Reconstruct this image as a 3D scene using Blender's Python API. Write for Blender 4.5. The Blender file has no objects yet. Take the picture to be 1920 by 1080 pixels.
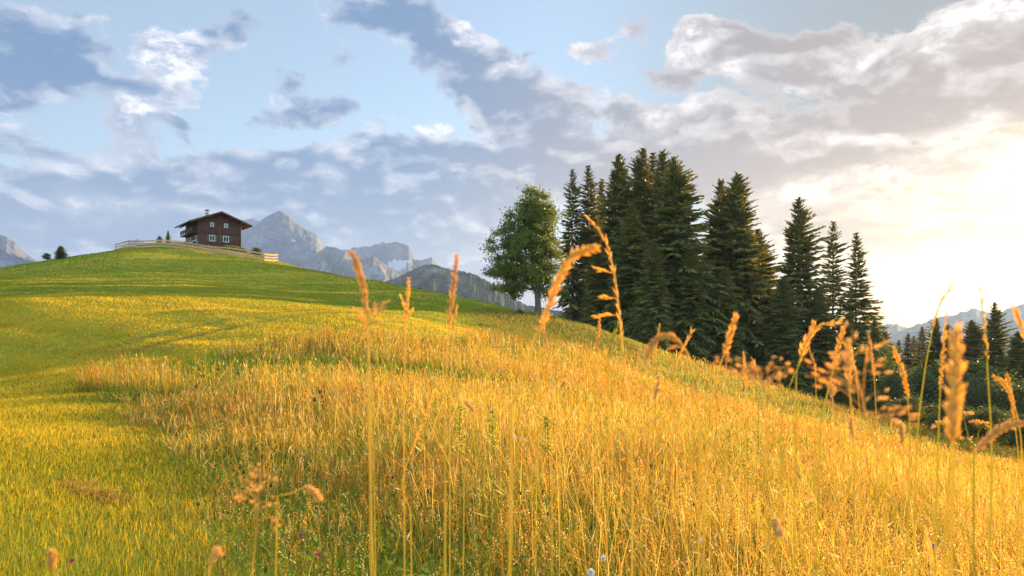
import bpy, math, random
import numpy as np
from math import radians, sin, cos, tan, atan, atan2, pi
from mathutils import Vector, Matrix

rng = np.random.default_rng(7)
random.seed(7)
scene = bpy.context.scene
COL = scene.collection

# ------------------------------------------------------------------ camera
F = 28 / 36 * 1920          # focal length in photo pixels
HZ = 640.0                  # row of the horizon in the photo
camd = bpy.data.cameras.new("camera")
cam = bpy.data.objects.new("camera", camd)
COL.objects.link(cam)
cam.location = (0, 0, 0)
cam.rotation_euler = (radians(90), 0, 0)
camd.lens = 28
camd.sensor_width = 36
camd.shift_y = (HZ - 540) / 1920
camd.clip_start = 0.05
camd.clip_end = 30000
camd.dof.use_dof = True
camd.dof.focus_distance = 9.0
camd.dof.aperture_fstop = 7.0
scene.camera = cam

# ------------------------------------------------------------------ light
SUN_AZ = radians(42)        # to the right of the view direction
SUN_EL = radians(8.0)
sun_dir = Vector((sin(SUN_AZ) * cos(SUN_EL), cos(SUN_AZ) * cos(SUN_EL), sin(SUN_EL)))
sd = bpy.data.lights.new("sun", 'SUN')
sd.energy = 5.0
sd.angle = radians(0.6)
sd.color = (1.0, 0.67, 0.30)
sun = bpy.data.objects.new("sun", sd)
COL.objects.link(sun)
sun.rotation_euler = (-sun_dir).to_track_quat('-Z', 'Y').to_euler()

vs = scene.view_settings
vs.view_transform = 'Standard'
vs.look = 'None'
vs.gamma = 1
vs.exposure = 2.2
scene.cycles.use_denoising = True
scene.cycles.denoising_input_passes = 'RGB_ALBEDO_NORMAL'
scene.cycles.denoising_prefilter = 'ACCURATE'
scene.cycles.max_bounces = 6
scene.cycles.diffuse_bounces = 3
scene.cycles.transmission_bounces = 4
scene.cycles.glossy_bounces = 2
scene.cycles.volume_bounces = 0
scene.cycles.caustics_reflective = False
scene.cycles.caustics_refractive = False


class NT:
    """tiny helper to write node trees"""
    def __init__(self, tree):
        self.t = tree
    def node(self, kind, **kw):
        n = self.t.nodes.new(kind)
        for k, v in kw.items():
            setattr(n, k, v)
        return n
    def put(self, sock, val):
        if isinstance(val, bpy.types.NodeSocket):
            self.t.links.new(val, sock)
        elif val is not None:
            sock.default_value = val
    def math(self, op, a, b=None, c=None, clamp=False):
        n = self.node('ShaderNodeMath', operation=op, use_clamp=clamp)
        self.put(n.inputs[0], a)
        if b is not None: self.put(n.inputs[1], b)
        if c is not None: self.put(n.inputs[2], c)
        return n.outputs[0]
    def smooth(self, v, lo, hi, a=0.0, b=1.0):
        n = self.node('ShaderNodeMapRange', interpolation_type='SMOOTHSTEP')
        self.put(n.inputs[0], v)
        for i, x in zip((1, 2, 3, 4), (lo, hi, a, b)): n.inputs[i].default_value = x
        return n.outputs[0]
    def mix(self, f, a, b, blend='MIX'):
        n = self.node('ShaderNodeMix', data_type='RGBA', blend_type=blend)
        self.put(n.inputs[0], f)
        for s, v in ((n.inputs[6], a), (n.inputs[7], b)):
            if isinstance(v, (tuple, list)): s.default_value = (*v[:3], 1)
            else: self.put(s, v)
        return n.outputs[2]
    def noise(self, vec, scale, detail=4, rough=0.55, dim='3D', dist=0.0):
        n = self.node('ShaderNodeTexNoise', noise_dimensions=dim)
        if vec is not None: self.put(n.inputs['Vector'], vec)
        n.inputs['Scale'].default_value = scale
        n.inputs['Detail'].default_value = detail
        n.inputs['Roughness'].default_value = rough
        n.inputs['Distortion'].default_value = dist
        return n
    def mad(self, a, k, v):
        n = self.node('ShaderNodeVectorMath', operation='MULTIPLY_ADD')
        self.put(n.inputs[0], a); n.inputs[1].default_value = (k, k, k); self.put(n.inputs[2], v)
        return n.outputs[0]
    def vmath(self, op, a, b=None, s=None):
        n = self.node('ShaderNodeVectorMath', operation=op)
        self.put(n.inputs[0], a)
        if b is not None: self.put(n.inputs[1], b)
        if s is not None: self.put(n.inputs['Scale'], s)
        return n


# ------------------------------------------------------------------ sky
def build_sky():
    w = bpy.data.worlds.new("World")
    scene.world = w
    w.use_nodes = True
    w.node_tree.nodes.clear()
    N = NT(w.node_tree)
    out = N.node('ShaderNodeOutputWorld')
    sky = N.node('ShaderNodeTexSky', sky_type='NISHITA')
    sky.sun_disc = False
    sky.sun_elevation = SUN_EL
    sky.sun_rotation = SUN_AZ
    sky.altitude = 900
    sky.air_density = 1.0
    sky.dust_density = 1.0
    sky.ozone_density = 2.0
    tc = N.node('ShaderNodeTexCoord')
    d = tc.outputs['Generated']
    sp = N.node('ShaderNodeSeparateXYZ')
    N.put(sp.inputs[0], d)
    az = N.math('ARCTAN2', sp.outputs[0], sp.outputs[1])
    el = N.math('ARCSINE', sp.outputs[2])
    cp = N.node('ShaderNodeCombineXYZ')
    N.put(cp.inputs[0], az); N.put(cp.inputs[1], el)
    P = cp.outputs[0]
    cp2 = N.node('ShaderNodeCombineXYZ')
    N.put(cp2.inputs[0], az); N.put(cp2.inputs[1], N.math('MULTIPLY', el, 1.75))
    Q = cp2.outputs[0]
    # domain warp gives torn, billowing outlines
    wn = N.noise(Q, 7.0, 3, 0.5)
    wv = N.vmath('SUBTRACT', wn.outputs['Color'], (0.5, 0.5, 0.5)).outputs[0]
    wp = N.vmath('SCALE', wv, s=0.085).outputs[0]
    Pw = N.vmath('ADD', P, wp).outputs[0]
    Qw = N.vmath('ADD', Q, N.vmath('SCALE', wv, s=0.05).outputs[0]).outputs[0]
    n1 = N.noise(Qw, 13.0, 8, 0.66).outputs['Fac']
    n3 = N.noise(Qw, 42.0, 6, 0.62).outputs['Fac']
    Qo = N.vmath('ADD', Qw, (0.012, 0.020, 0)).outputs[0]
    n2 = N.noise(Qo, 11.0, 5, 0.5).outputs['Fac']
    n0 = N.noise(Qw, 11.0, 5, 0.5).outputs['Fac']

    def blob_sum(blobs):
        acc = None
        for (px, py, rx, ry, rot, wt) in blobs:
            a = atan((px - 960) / F)
            e = atan((HZ - py) / F * cos(a))
            m = N.node('ShaderNodeMapping', vector_type='TEXTURE')
            # chained through the running sum so that Cycles evaluates one cloud after another
            N.put(m.inputs[0], Pw if acc is None else N.mad(acc, 1e-9, Pw))
            m.inputs['Location'].default_value = (a, e, 0)
            m.inputs['Rotation'].default_value = (0, 0, radians(rot))
            m.inputs['Scale'].default_value = (rx / F, ry / F, 1)
            L = N.vmath('LENGTH', m.outputs[0]).outputs['Value']
            v = N.smooth(L, 0.15, 1.55, wt, 0.0)
            acc = v if acc is None else N.math('ADD', acc, v)
        return acc
    clouds = [
        (40, 95, 130, 75, 0, 1.15), (70, 150, 90, 45, 10, .6), (10, 260, 80, 25, 5, .45), (60, 285, 60, 12, 5, .3),
        (300, 90, 45, 50, 0, 1.0), (345, 110, 45, 40, 0, .6), (405, 70, 80, 38, 10, .62), (275, 180, 85, 30, 0, .8),
        (235, 235, 55, 32, 0, .85), (335, 242, 50, 14, 5, .75),
        (555, 148, 42, 20, 0, .75), (610, 195, 75, 26, 0, .85), (500, 215, 70, 28, 10, .5), (640, 85, 22, 20, 0, .5),
        (680, 15, 100, 40, 0, .85), (790, 50, 90, 45, -25, .8), (880, 85, 60, 35, -25, .6), (880, 150, 110, 55, -30, .75), (980, 200, 110, 60, -20, .7),
        (1110, 95, 62, 26, 8, .75), (1185, 45, 50, 24, 20, .5),
        (1310, 70, 50, 35, 0, .7), (1420, 75, 130, 42, -5, .85), (1560, 105, 150, 50, -8, .8), (1290, 125, 110, 30, 0, .75),
        (1480, 150, 130, 30, 0, .45), (1700, 175, 150, 45, -5, .85), (1330, 200, 150, 30, 0, .6), (1130, 205, 110, 32, -8, .8),
        (1850, 70, 110, 55, 10, .95), (1900, 20, 90, 40, 0, .6), (1900, 160, 90, 40, 0, .6),
        (120, 370, 230, 55, 5, .95), (330, 320, 150, 48, 0, .85), (520, 290, 110, 36, 0, .65), (220, 420, 420, 60, 0, .85),
        (820, 280, 210, 50, 0, .85), (700, 340, 300, 55, 0, .75), (560, 410, 350, 60, 0, .8), (1000, 330, 350, 70, 0, .85),
        (1300, 290, 330, 70, 0, .7), (1550, 250, 250, 45, 0, .6), (1500, 340, 330, 35, -4, .75), (1800, 310, 220, 30, 4, .6),
        (1650, 440, 350, 40, 0, .5), (1000, 470, 700, 70, 0, .65), (200, 520, 500, 60, 0, .7), (900, 560, 900, 70, 0, .9), (2200, 250, 200, 90, 0, .7), (1720, 345, 260, 14, 3, .7), (1560, 395, 200, 13, -3, .6), (1800, 400, 200, 11, 4, .55), (1650, 300, 180, 20, -4, .5), (1780, 455, 240, 10, 2, .5), (1500, 460, 260, 16, 0, .5), (1850, 215, 160, 26, 0, .6),
        (2400, 80, 200, 90, 0, .8), (-250, 200, 180, 90, 0, .8), (-300, 420, 300, 60, 0, .8), (700, -150, 200, 60, 0, .7), (1500, -180, 260, 80, 0, .8),
        (250, -200, 220, 70, 0, .7),
    ]
    bright = [
        (300, 85, 55, 60, 0, 1.0), (345, 125, 55, 45, 0, .75), (240, 232, 60, 36, 0, 1.0), (112, 308, 40, 16, 0, .6), (205, 292, 40, 14, 0, .55),
        (880, 70, 45, 22, -20, .95), (950, 155, 40, 14, 0, .8), (1105, 98, 60, 30, 0, 1.0), (1300, 70, 50, 36, 0, 1.0), (1375, 128, 30, 18, 0, .8),
        (1620, 85, 60, 12, 0, .8), (760, 215, 60, 10, 0, .8), (640, 270, 45, 22, 0, .55), (625, 328, 30, 22, 0, .6), (820, 225, 40, 10, 0, .6),
        (1770, 85, 50, 40, 0, .9), (1880, 20, 80, 30, 0, .9), (1240, 210, 40, 16, 0, .7), (1340, 185, 70, 14, -8, .7), (1560, 270, 110, 16, 0, .6),
        (460, 270, 30, 14, 0, .5), (230, 375, 110, 26, 0, .35), (420, 395, 90, 16, 0, .35), (1850, 350, 190, 50, 0, .8), (1870, 260, 120, 40, 0, .7),
        (1520, 365, 130, 26, 0, .7), (1000, 480, 120, 26, 0, .3),
    ]
    C = blob_sum(clouds)
    B = blob_sum(bright)
    C = N.math('MINIMUM', C, 1.25)
    dens = N.math('ADD', N.math('ADD', C, N.math('MULTIPLY', N.math('MULTIPLY', B, 0.35), 1.0)),
                  N.math('ADD', N.math('MULTIPLY', N.math('SUBTRACT', n1, 0.5), 2.3), N.math('MULTIPLY', N.math('SUBTRACT', n3, 0.5), 1.25)))
    alpha = N.smooth(dens, 0.28, 0.66)
    thick = N.smooth(dens, 0.40, 1.05)
    lit = N.smooth(N.math('SUBTRACT', n0, n2), 0.0, 0.13)
    # nearness to the sun
    dt = N.vmath('DOT_PRODUCT', d, tuple(sun_dir)).outputs['Value']
    near = N.smooth(dt, 0.62, 0.99)
    dtg = N.math('MAXIMUM', dt, 0.0)
    gdir = (sin(radians(38)) * cos(radians(4)), cos(radians(38)) * cos(radians(4)), sin(radians(4)))
    dg = N.math('MAXIMUM', N.vmath('DOT_PRODUCT', d, gdir).outputs['Value'], 0.0)
    glow = N.math('MULTIPLY', N.math('POWER', dg, 60.0), N.smooth(sp.outputs[2], .06, .26, 1.0, .10))
    low = N.smooth(sp.outputs[2], 0.02, 0.30, 1.0, 0.0)
    base = N.mix(near, (0.135, 0.235, 0.40), (0.34, 0.29, 0.28))
    base = N.mix(N.math('MULTIPLY', low, 0.75), base, N.mix(near, (0.285, 0.345, 0.45), (0.62, 0.43, 0.28)))
    top = N.mix(N.math('MULTIPLY', near, N.smooth(sp.outputs[2], .08, .30, 1.0, .15)), (0.86, 0.86, 0.89), (1.22, 1.00, 0.72))
    br = N.math('MULTIPLY', N.math('ADD', B, N.math('MULTIPLY', N.smooth(n1, .42, .62), -0.0)), 1.0, clamp=True)
    wht = N.math('ADD', N.math('MULTIPLY', N.math('MULTIPLY', br, N.smooth(n3, .36, .60, .45, 1.0)), N.smooth(n1, 0.38, 0.60, 0.25, 1.1)),
                 N.math('ADD', N.math('MULTIPLY', N.math('MULTIPLY', lit, N.smooth(n3, .35, .62, .5, 1.2)), 0.30), N.math('MULTIPLY', N.math('SUBTRACT', 1.0, thick), 0.26)), clamp=True)
    ccol = N.mix(wht, base, top)
    bk = N.smooth(N.vmath('DOT_PRODUCT', d, (0, -.85, .53)).outputs['Value'], 0.0, 0.7)
    ccol = N.mix(bk, ccol, N.mix(1.0, ccol, (1.30, 1.0, .70), 'MULTIPLY'))   # clouds behind the viewer face the low sun
    clear = N.mix(N.smooth(dt, .74, .97), sky.outputs[0], N.mix(1.0, sky.outputs[0], (.15, .14, .12), 'MULTIPLY'))
    clear = N.mix(.40, clear, N.mix(N.smooth(dt, .80, .98), (2.2, 2.6, 2.95), N.mix(N.smooth(sp.outputs[2], .10, .30), (3.3, 2.6, 1.65), (2.3, 2.5, 2.7))))      # thin high veil of cirrus pales the blue
    bg1 = N.node('ShaderNodeBackground')
    N.put(bg1.inputs[0], clear)
    back = N.smooth(N.vmath('DOT_PRODUCT', d, (0, -.85, .53)).outputs['Value'], -0.25, 0.75, 1.0, 3.3)
    N.put(bg1.inputs[1], N.math('MULTIPLY', back, 0.062))
    bg2 = N.node('ShaderNodeBackground')
    N.put(bg2.inputs[0], ccol)
    N.put(bg2.inputs[1], N.math('MULTIPLY', back, 0.29))
    ms = N.node('ShaderNodeMixShader')
    N.put(ms.inputs[0], alpha)
    w.node_tree.links.new(bg1.outputs[0], ms.inputs[1])
    w.node_tree.links.new(bg2.outputs[0], ms.inputs[2])
    # bright air round the low sun
    bg3 = N.node('ShaderNodeBackground')
    bg3.inputs[0].default_value = (1.0, 0.60, 0.20, 1)
    gl = N.math('MULTIPLY', glow, N.math('SUBTRACT', 1.0, N.math('MULTIPLY', N.math('MULTIPLY', alpha, thick), 0.55)))
    N.put(bg3.inputs[1], N.math('MULTIPLY', gl, 1.0))
    ad = N.node('ShaderNodeAddShader')
    w.node_tree.links.new(ms.outputs[0], ad.inputs[0])
    w.node_tree.links.new(bg3.outputs[0], ad.inputs[1])
    w.node_tree.links.new(ad.outputs[0], out.inputs[0])
build_sky()


# ------------------------------------------------------------------ helpers
def tag(o, label=None, cat=None, group=None, kind=None):
    if label: o['label'] = label
    if cat: o['category'] = cat
    if group: o['group'] = group
    if kind: o['kind'] = kind
    return o

def empty(name, loc=(0, 0, 0), rz=0.0, label=None, cat=None, group=None):
    o = bpy.data.objects.new(name, None)
    o.empty_display_size = 0.3
    COL.objects.link(o)
    o.location = loc
    o.rotation_euler = (0, 0, rz)
    return tag(o, label, cat, group)

def link(name, me, parent=None):
    o = bpy.data.objects.new(name, me)
    COL.objects.link(o)
    if parent is not None: o.parent = parent
    return o

def copy_tree(o, parent=None):
    c = o.copy()
    COL.objects.link(c)
    if parent is not None: c.parent = parent
    for ch in list(o.children): copy_tree(ch, c)
    return c

def mesh_np(name, V, faces, mats, cols=None, smooth=False):
    """V (n,3); faces list of int arrays (m,3) or (m,4); cols (n,3)"""
    me = bpy.data.meshes.new(name)
    V = np.asarray(V, np.float32)
    me.vertices.add(len(V))
    me.vertices.foreach_set('co', V.ravel())
    faces = [np.asarray(f, np.int32) for f in faces if len(f)]
    li = np.concatenate([f.ravel() for f in faces])
    cnt = np.concatenate([np.full(len(f), f.shape[1], np.int32) for f in faces])
    st = np.concatenate([[0], np.cumsum(cnt)[:-1]]).astype(np.int32)
    me.loops.add(len(li)); me.loops.foreach_set('vertex_index', li)
    me.polygons.add(len(cnt)); me.polygons.foreach_set('loop_start', st)
    try: me.polygons.foreach_set('loop_total', cnt)
    except Exception: pass
    if smooth: me.polygons.foreach_set('use_smooth', np.ones(len(cnt), bool))
    if cols is not None:
        ca = me.color_attributes.new('col', 'FLOAT_COLOR', 'POINT')
        c4 = np.ones((len(V), 4), np.float32); c4[:, :3] = cols
        ca.data.foreach_set('color', c4.ravel())
    me.update(calc_edges=True)
    for m in (mats if isinstance(mats, (list, tuple)) else [mats]): me.materials.append(m)
    return me

class MB:
    """collects boxes, tubes, lathes; builds ONE mesh object"""
    def __init__(self): self.v = []; self.f = []; self.c = []
    def add(self, vs_, fs_, col=None):
        k = len(self.v)
        self.v += [tuple(p) for p in vs_]
        self.f += [tuple(i + k for i in f) for f in fs_]
        self.c += [col or (1, 1, 1)] * len(vs_)
    def box(self, c, s, rz=0.0, M=None, col=None):
        M = M or (Matrix.Translation(c) @ Matrix.Rotation(rz, 4, 'Z'))
        h = [x / 2 for x in s]
        vs_ = [M @ Vector((sx * h[0], sy * h[1], sz * h[2])) for sx in (-1, 1) for sy in (-1, 1) for sz in (-1, 1)]
        self.add(vs_, [(0, 1, 3, 2), (4, 6, 7, 5), (0, 4, 5, 1), (2, 3, 7, 6), (0, 2, 6, 4), (1, 5, 7, 3)], col)
    def bar(self, a, b, w, h, col=None):
        a = Vector(a); b = Vector(b); d = b - a
        M = Matrix.Translation((a + b) / 2) @ d.to_track_quat('X', 'Z').to_matrix().to_4x4()
        self.box(None, (d.length, w, h), M=M, col=col)
    def tube(self, pts, rad, n=6, cap=True, col=None, col2=None):
        pts = [Vector(p) for p in pts]
        k = len(self.v); m = len(pts)
        up = Vector((0.31, 0.22, 0.92))
        for i, p in enumerate(pts):
            d = (pts[min(i + 1, m - 1)] - pts[max(i - 1, 0)])
            if d.length < 1e-9: d = Vector((0, 0, 1))
            d.normalize()
            x = d.cross(up)
            if x.length < 1e-3: x = d.cross(Vector((1, 0, 0)))
            x.normalize(); y = d.cross(x)
            r = rad[i] if hasattr(rad, '__len__') else rad
            for j in range(n):
                a = 2 * pi * j / n
                self.v.append(tuple(p + (x * cos(a) + y * sin(a)) * r))
                c = col or (1, 1, 1)
                if col2: c = tuple(c[q] + (col2[q] - c[q]) * i / (m - 1) for q in range(3))
                self.c.append(c)
        for i in range(m - 1):
            for j in range(n):
                a = k + i * n + j; b = k + i * n + (j + 1) % n
                self.f.append((a, b, b + n, a + n))
        if cap:
            self.f.append(tuple(range(k + n - 1, k - 1, -1)))
            self.f.append(tuple(range(k + (m - 1) * n, k + m * n)))
    def seed(self, c, d, L, r, col, n=5):
        """a small pointed spindle: seed, bud, spikelet"""
        c = Vector(c); d = Vector(d).normalized()
        self.tube([c, c + d * L * .25, c + d * L * .6, c + d * L], [r * .35, r, r * .8, r * .12], n, True, col)
    def ball(self, c, rx, rz_, col=None, n=8, m=6, jit=0.0):
        vs_ = []; fs_ = []
        for i in range(m + 1):
            t = pi * i / m
            for j in range(n):
                a = 2 * pi * j / n
                k = 1 + random.uniform(-jit, jit)
                vs_.append((c[0] + rx * k * sin(t) * cos(a), c[1] + rx * k * sin(t) * sin(a), c[2] + rz_ * k * cos(t)))
        for i in range(m):
            for j in range(n):
                fs_.append((i * n + j, (i + 1) * n + j, (i + 1) * n + (j + 1) % n, i * n + (j + 1) % n))
        self.add(vs_, fs_, col)
    def mesh(self, name, mat, smooth=False):
        me = bpy.data.meshes.new(name)
        me.from_pydata(self.v, [], self.f)
        ca = me.color_attributes.new('col', 'FLOAT_COLOR', 'POINT')
        c4 = np.ones((len(self.v), 4), np.float32); c4[:, :3] = np.array(self.c)
        ca.data.foreach_set('color', c4.ravel())
        if smooth: me.polygons.foreach_set('use_smooth', np.ones(len(me.polygons), bool))
        me.update()
        for m in (mat if isinstance(mat, (list, tuple)) else [mat]): me.materials.append(m)
        return me
    def build(self, name, mat, parent=None, smooth=False):
        return link(name, self.mesh(name, mat, smooth), parent)

# smooth value noise in numpy
_tab = np.random.default_rng(11).random((256, 256))
def vnoise(x, y):
    xi = np.floor(x).astype(int); yi = np.floor(y).astype(int)
    fx = x - xi; fy = y - yi
    fx = fx * fx * (3 - 2 * fx); fy = fy * fy * (3 - 2 * fy)
    a = _tab[xi & 255, yi & 255]; b = _tab[(xi + 1) & 255, yi & 255]
    c = _tab[xi & 255, (yi + 1) & 255]; d = _tab[(xi + 1) & 255, (yi + 1) & 255]
    return (a * (1 - fx) + b * fx) * (1 - fy) + (c * (1 - fx) + d * fx) * fy
def fbm(x, y, oct_=4, gain=0.5):
    s = 0; a = 1; t = 0
    for i in range(oct_):
        s = s + a * vnoise(x * 2 ** i + 17.3 * i, y * 2 ** i + 5.1 * i); t += a; a *= gain
    return s / t
def ridged(x, y, oct_=5, gain=0.55):
    s = 0; a = 1; t = 0
    for i in range(oct_):
        n = 1 - np.abs(2 * vnoise(x * 2.03 ** i + 9.7 * i, y * 2.03 ** i + 3.3 * i) - 1)
        s = s + a * n * n; t += a; a *= gain
    return s / t
def sstep(x, a, b):
    t = np.clip((x - a) / (b - a), 0, 1)
    return t * t * (3 - 2 * t)

def at(px, py, Y):
    return Vector(((px - 960) / F * Y, Y, (HZ - py) / F * Y))

# ------------------------------------------------------------------ materials
def new_mat(name):
    m = bpy.data.materials.new(name)
    m.use_nodes = True
    m.node_tree.nodes.clear()
    N = NT(m.node_tree)
    out = N.node('ShaderNodeOutputMaterial')
    return m, N, out

def mat_leaf(name, trans=0.45, gain=(1, 1, 1), rough=0.6, spec=0.15, tgain=(1.15, 1.05, 0.6)):
    """thin leaf or blade: vertex colour, light passes through it"""
    m, N, out = new_mat(name)
    at_ = N.node('ShaderNodeAttribute', attribute_name='col')
    c = N.mix(1.0, at_.outputs['Color'], gain, 'MULTIPLY')
    p = N.node('ShaderNodeBsdfPrincipled')
    N.put(p.inputs['Base Color'], c)
    p.inputs['Roughness'].default_value = rough
    p.inputs['Specular IOR Level'].default_value = spec
    t = N.node('ShaderNodeBsdfTranslucent')
    N.put(t.inputs['Color'], N.mix(1.0, c, tgain, 'MULTIPLY'))
    ms = N.node('ShaderNodeMixShader')
    ms.inputs[0].default_value = trans
    m.node_tree.links.new(p.outputs[0], ms.inputs[1])
    m.node_tree.links.new(t.outputs[0], ms.inputs[2])
    m.node_tree.links.new(ms.outputs[0], out.inputs[0])
    return m

def mat_solid(name, c1, c2=None, scale=6.0, rough=0.8, stretch=(1, 1, 1), bump=0.0, attr=False, spec=0.3, detail=5, coords='Object'):
    m, N, out = new_mat(name)
    p = N.node('ShaderNodeBsdfPrincipled')
    p.inputs['Roughness'].default_value = rough
    p.inputs['Specular IOR Level'].default_value = spec
    tc = N.node('ShaderNodeTexCoord')
    mp = N.node('ShaderNodeMapping')
    N.put(mp.inputs[0], tc.outputs[coords])
    mp.inputs['Scale'].default_value = stretch
    n = N.noise(mp.outputs[0], scale, detail, 0.6)
    f = N.smooth(n.outputs['Fac'], 0.3, 0.7)
    c = N.mix(f, c1, c2 or c1)
    if attr:
        a = N.node('ShaderNodeAttribute', attribute_name='col')
        c = N.mix(1.0, c, a.outputs['Color'], 'MULTIPLY')
    N.put(p.inputs['Base Color'], c)
    if bump:
        b = N.node('ShaderNodeBump')
        b.inputs['Strength'].default_value = bump
        b.inputs['Distance'].default_value = 0.02
        N.put(b.inputs['Height'], n.outputs['Fac'])
        N.put(p.inputs['Normal'], b.outputs[0])
    m.node_tree.links.new(p.outputs[0], out.inputs[0])
    return m

M_GRASS = mat_leaf('grass', 0.5)
M_NEEDLE = mat_leaf('needles', 0.32, rough=0.55, spec=0.2, tgain=(1.3, 1.1, .4))
M_FOLIAGE = mat_leaf('foliage', 0.46, rough=0.5, spec=0.25)
M_STALK = mat_leaf('dry_stalk', 0.66, tgain=(1.25, 1.15, 0.75))
M_BARK = mat_solid('bark', (0.055, 0.040, 0.030), (0.13, 0.105, 0.085), 9, 0.9, (1, 1, .25), 0.5)

# ------------------------------------------------------------------ ground
_ctl = []
def _c(px, Y, py): _ctl.append(tuple(at(px, py, Y)))
for q in [(0, 0, -1.38), (-4, 0, -1.22), (4, 0, -1.95), (0, -15, -1.4), (-20, -15, -1.2), (20, -15, -4.5), (-15, 0, -1.2), (15, 0, -4.2),
          (-3, 5, -1.25), (-.5, 5, -1.45), (2, 5, -1.80), (5, 8, -2.40), (10.3, 16, -3.5), (6.4, 28, -2.75), (1, 38, -1.10),
          (0, 12, -1.62), (0, 22, -1.35), (-8, 20, -1.15), (-9, 11, -1.2), (-4, 26, -.85), (3.4, 20, -2.25)]:
    _ctl.append(q)
for q in [(0, 27, 690), (0, 33, 622), (0, 42, 567), (0, 60, 549), (0, 85, 531), (0, 112, 514), (-400, 30, 690), (-400, 50, 590), (-400, 80, 555), (-400, 120, 535),
          (250, 27, 668), (250, 33, 624), (250, 42, 572), (250, 60, 553), (250, 90, 528), (250, 112, 502), (250, 132, 473),
          (415, 30, 640), (415, 36, 603), (415, 46, 567), (415, 64, 553), (415, 95, 534), (415, 115, 518), (415, 128, 496), (415, 136, 485), (415, 155, 466), (430, 168, 467),
          (560, 34, 622), (560, 42, 591), (560, 54, 571), (560, 80, 557), (560, 105, 542), (560, 125, 513),
          (700, 38, 614), (700, 50, 591), (700, 70, 574), (700, 100, 553), (700, 132, 527), (860, 40, 640), (860, 55, 607), (860, 80, 582), (860, 110, 557),
          (1000, 100, 594), (1005, 78, 592), (1000, 55, 630), (1100, 128, 638), (1200, 128, 668), (1350, 128, 730), (1500, 128, 785),
          (1620, 128, 820), (1900, 120, 830), (1150, 60, 678), (1300, 55, 765), (1500, 55, 835), (1620, 55, 865), (1900, 50, 885), (1900, 30, 905),
          (290, 200, 520), (0, 160, 580), (700, 190, 640), (1000, 170, 640), (1100, 210, 650), (1250, 210, 665), (1400, 210, 690), (1600, 190, 780), (1900, 200, 790), (1750, 250, 745),
          (2500, 60, 950), (2500, 150, 900), (-600, 160, 620), (415, 230, 560), (2500, 20, 1150)]:
    _c(*q)
# posts of the fence round the hut: column, distance, row of the foot
FENCE = [(217, 166, 471), (242, 158, 465), (268, 153, 464.5), (304, 149, 465), (345.5, 147, 470), (391, 146, 477), (429, 145, 479.6), (466.5, 144, 484), (495, 143, 489.5), (510, 145.5, 491), (520, 148.5, 490.5)]
for q in FENCE: _c(*q)
_ctl = np.array(_ctl)
_K = 60.0
def _tps(r2): return 0.5 * r2 * np.log(r2 + 1e-9)
def _fit():
    P = _ctl[:, :2] / _K; n = len(P)
    r2 = ((P[:, None] - P[None]) ** 2).sum(-1)
    A = np.zeros((n + 3, n + 3))
    A[:n, :n] = _tps(r2) + np.eye(n) * 2e-4
    A[:n, n] = 1; A[:n, n + 1:] = P
    A[n, :n] = 1; A[n + 1:, :n] = P.T
    return np.linalg.solve(A, np.concatenate([_ctl[:, 2], np.zeros(3)]))
_w = _fit()
VALLEY = -150.0
def ground_exact(x, y):
    x = np.asarray(x, float); y = np.asarray(y, float)
    sh = x.shape; x = x.ravel(); y = y.ravel()
    out = np.zeros(len(x))
    P = _ctl[:, :2] / _K
    for i in range(0, len(x), 20000):
        q = np.stack([x[i:i + 20000], y[i:i + 20000]], 1) / _K
        r2 = ((q[:, None] - P[None]) ** 2).sum(-1)
        out[i:i + 20000] = _tps(r2) @ _w[:-3] + _w[-3] + q @ _w[-2:]
    r = np.hypot(x, y)
    out = out + (vnoise(x / 1.7 + 40, y / 1.7) - .5) * 0.10 * sstep(r, 2, 8) + (fbm(x / 9, y / 9, 3) - .5) * 0.75 * sstep(r, 12, 50)
    t = sstep(r, 230, 620)
    out = np.clip(out, -80, 40) * (1 - t) + (VALLEY + (fbm(x / 400, y / 400) - .5) * 30) * t
    return out.reshape(sh)

_an = np.concatenate([np.linspace(-180, -50, 45)[:-1], np.linspace(-50, 50, 420), np.linspace(50, 180, 45)[1:-1]])
_an = np.radians(_an)
_rr = np.concatenate([0.25 * 1.0205 ** np.arange(0, 365), np.geomspace(0.25 * 1.0205 ** 365, 8150, 40)])
_A, _R = np.meshgrid(_an, _rr)
GX = _R * np.sin(_A); GY = _R * np.cos(_A)
GZ = ground_exact(GX, GY)
def ground(x, y):
    """bilinear height on the very grid that is the ground mesh"""
    r = np.clip(np.hypot(x, y), _rr[0], _rr[-2]); a = np.arctan2(x, y)
    i = np.clip(np.searchsorted(_rr, r) - 1, 0, len(_rr) - 2)
    j = np.clip(np.searchsorted(_an, a) - 1, 0, len(_an) - 2)
    fr = (r - _rr[i]) / (_rr[i + 1] - _rr[i]); fa = np.clip((a - _an[j]) / (_an[j + 1] - _an[j]), 0, 1)
    return (GZ[i, j] * (1 - fa) + GZ[i, j + 1] * fa) * (1 - fr) + (GZ[i + 1, j] * (1 - fa) + GZ[i + 1, j + 1] * fa) * fr
def gz(x, y): return float(ground(np.array([x]), np.array([y]))[0])

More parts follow.
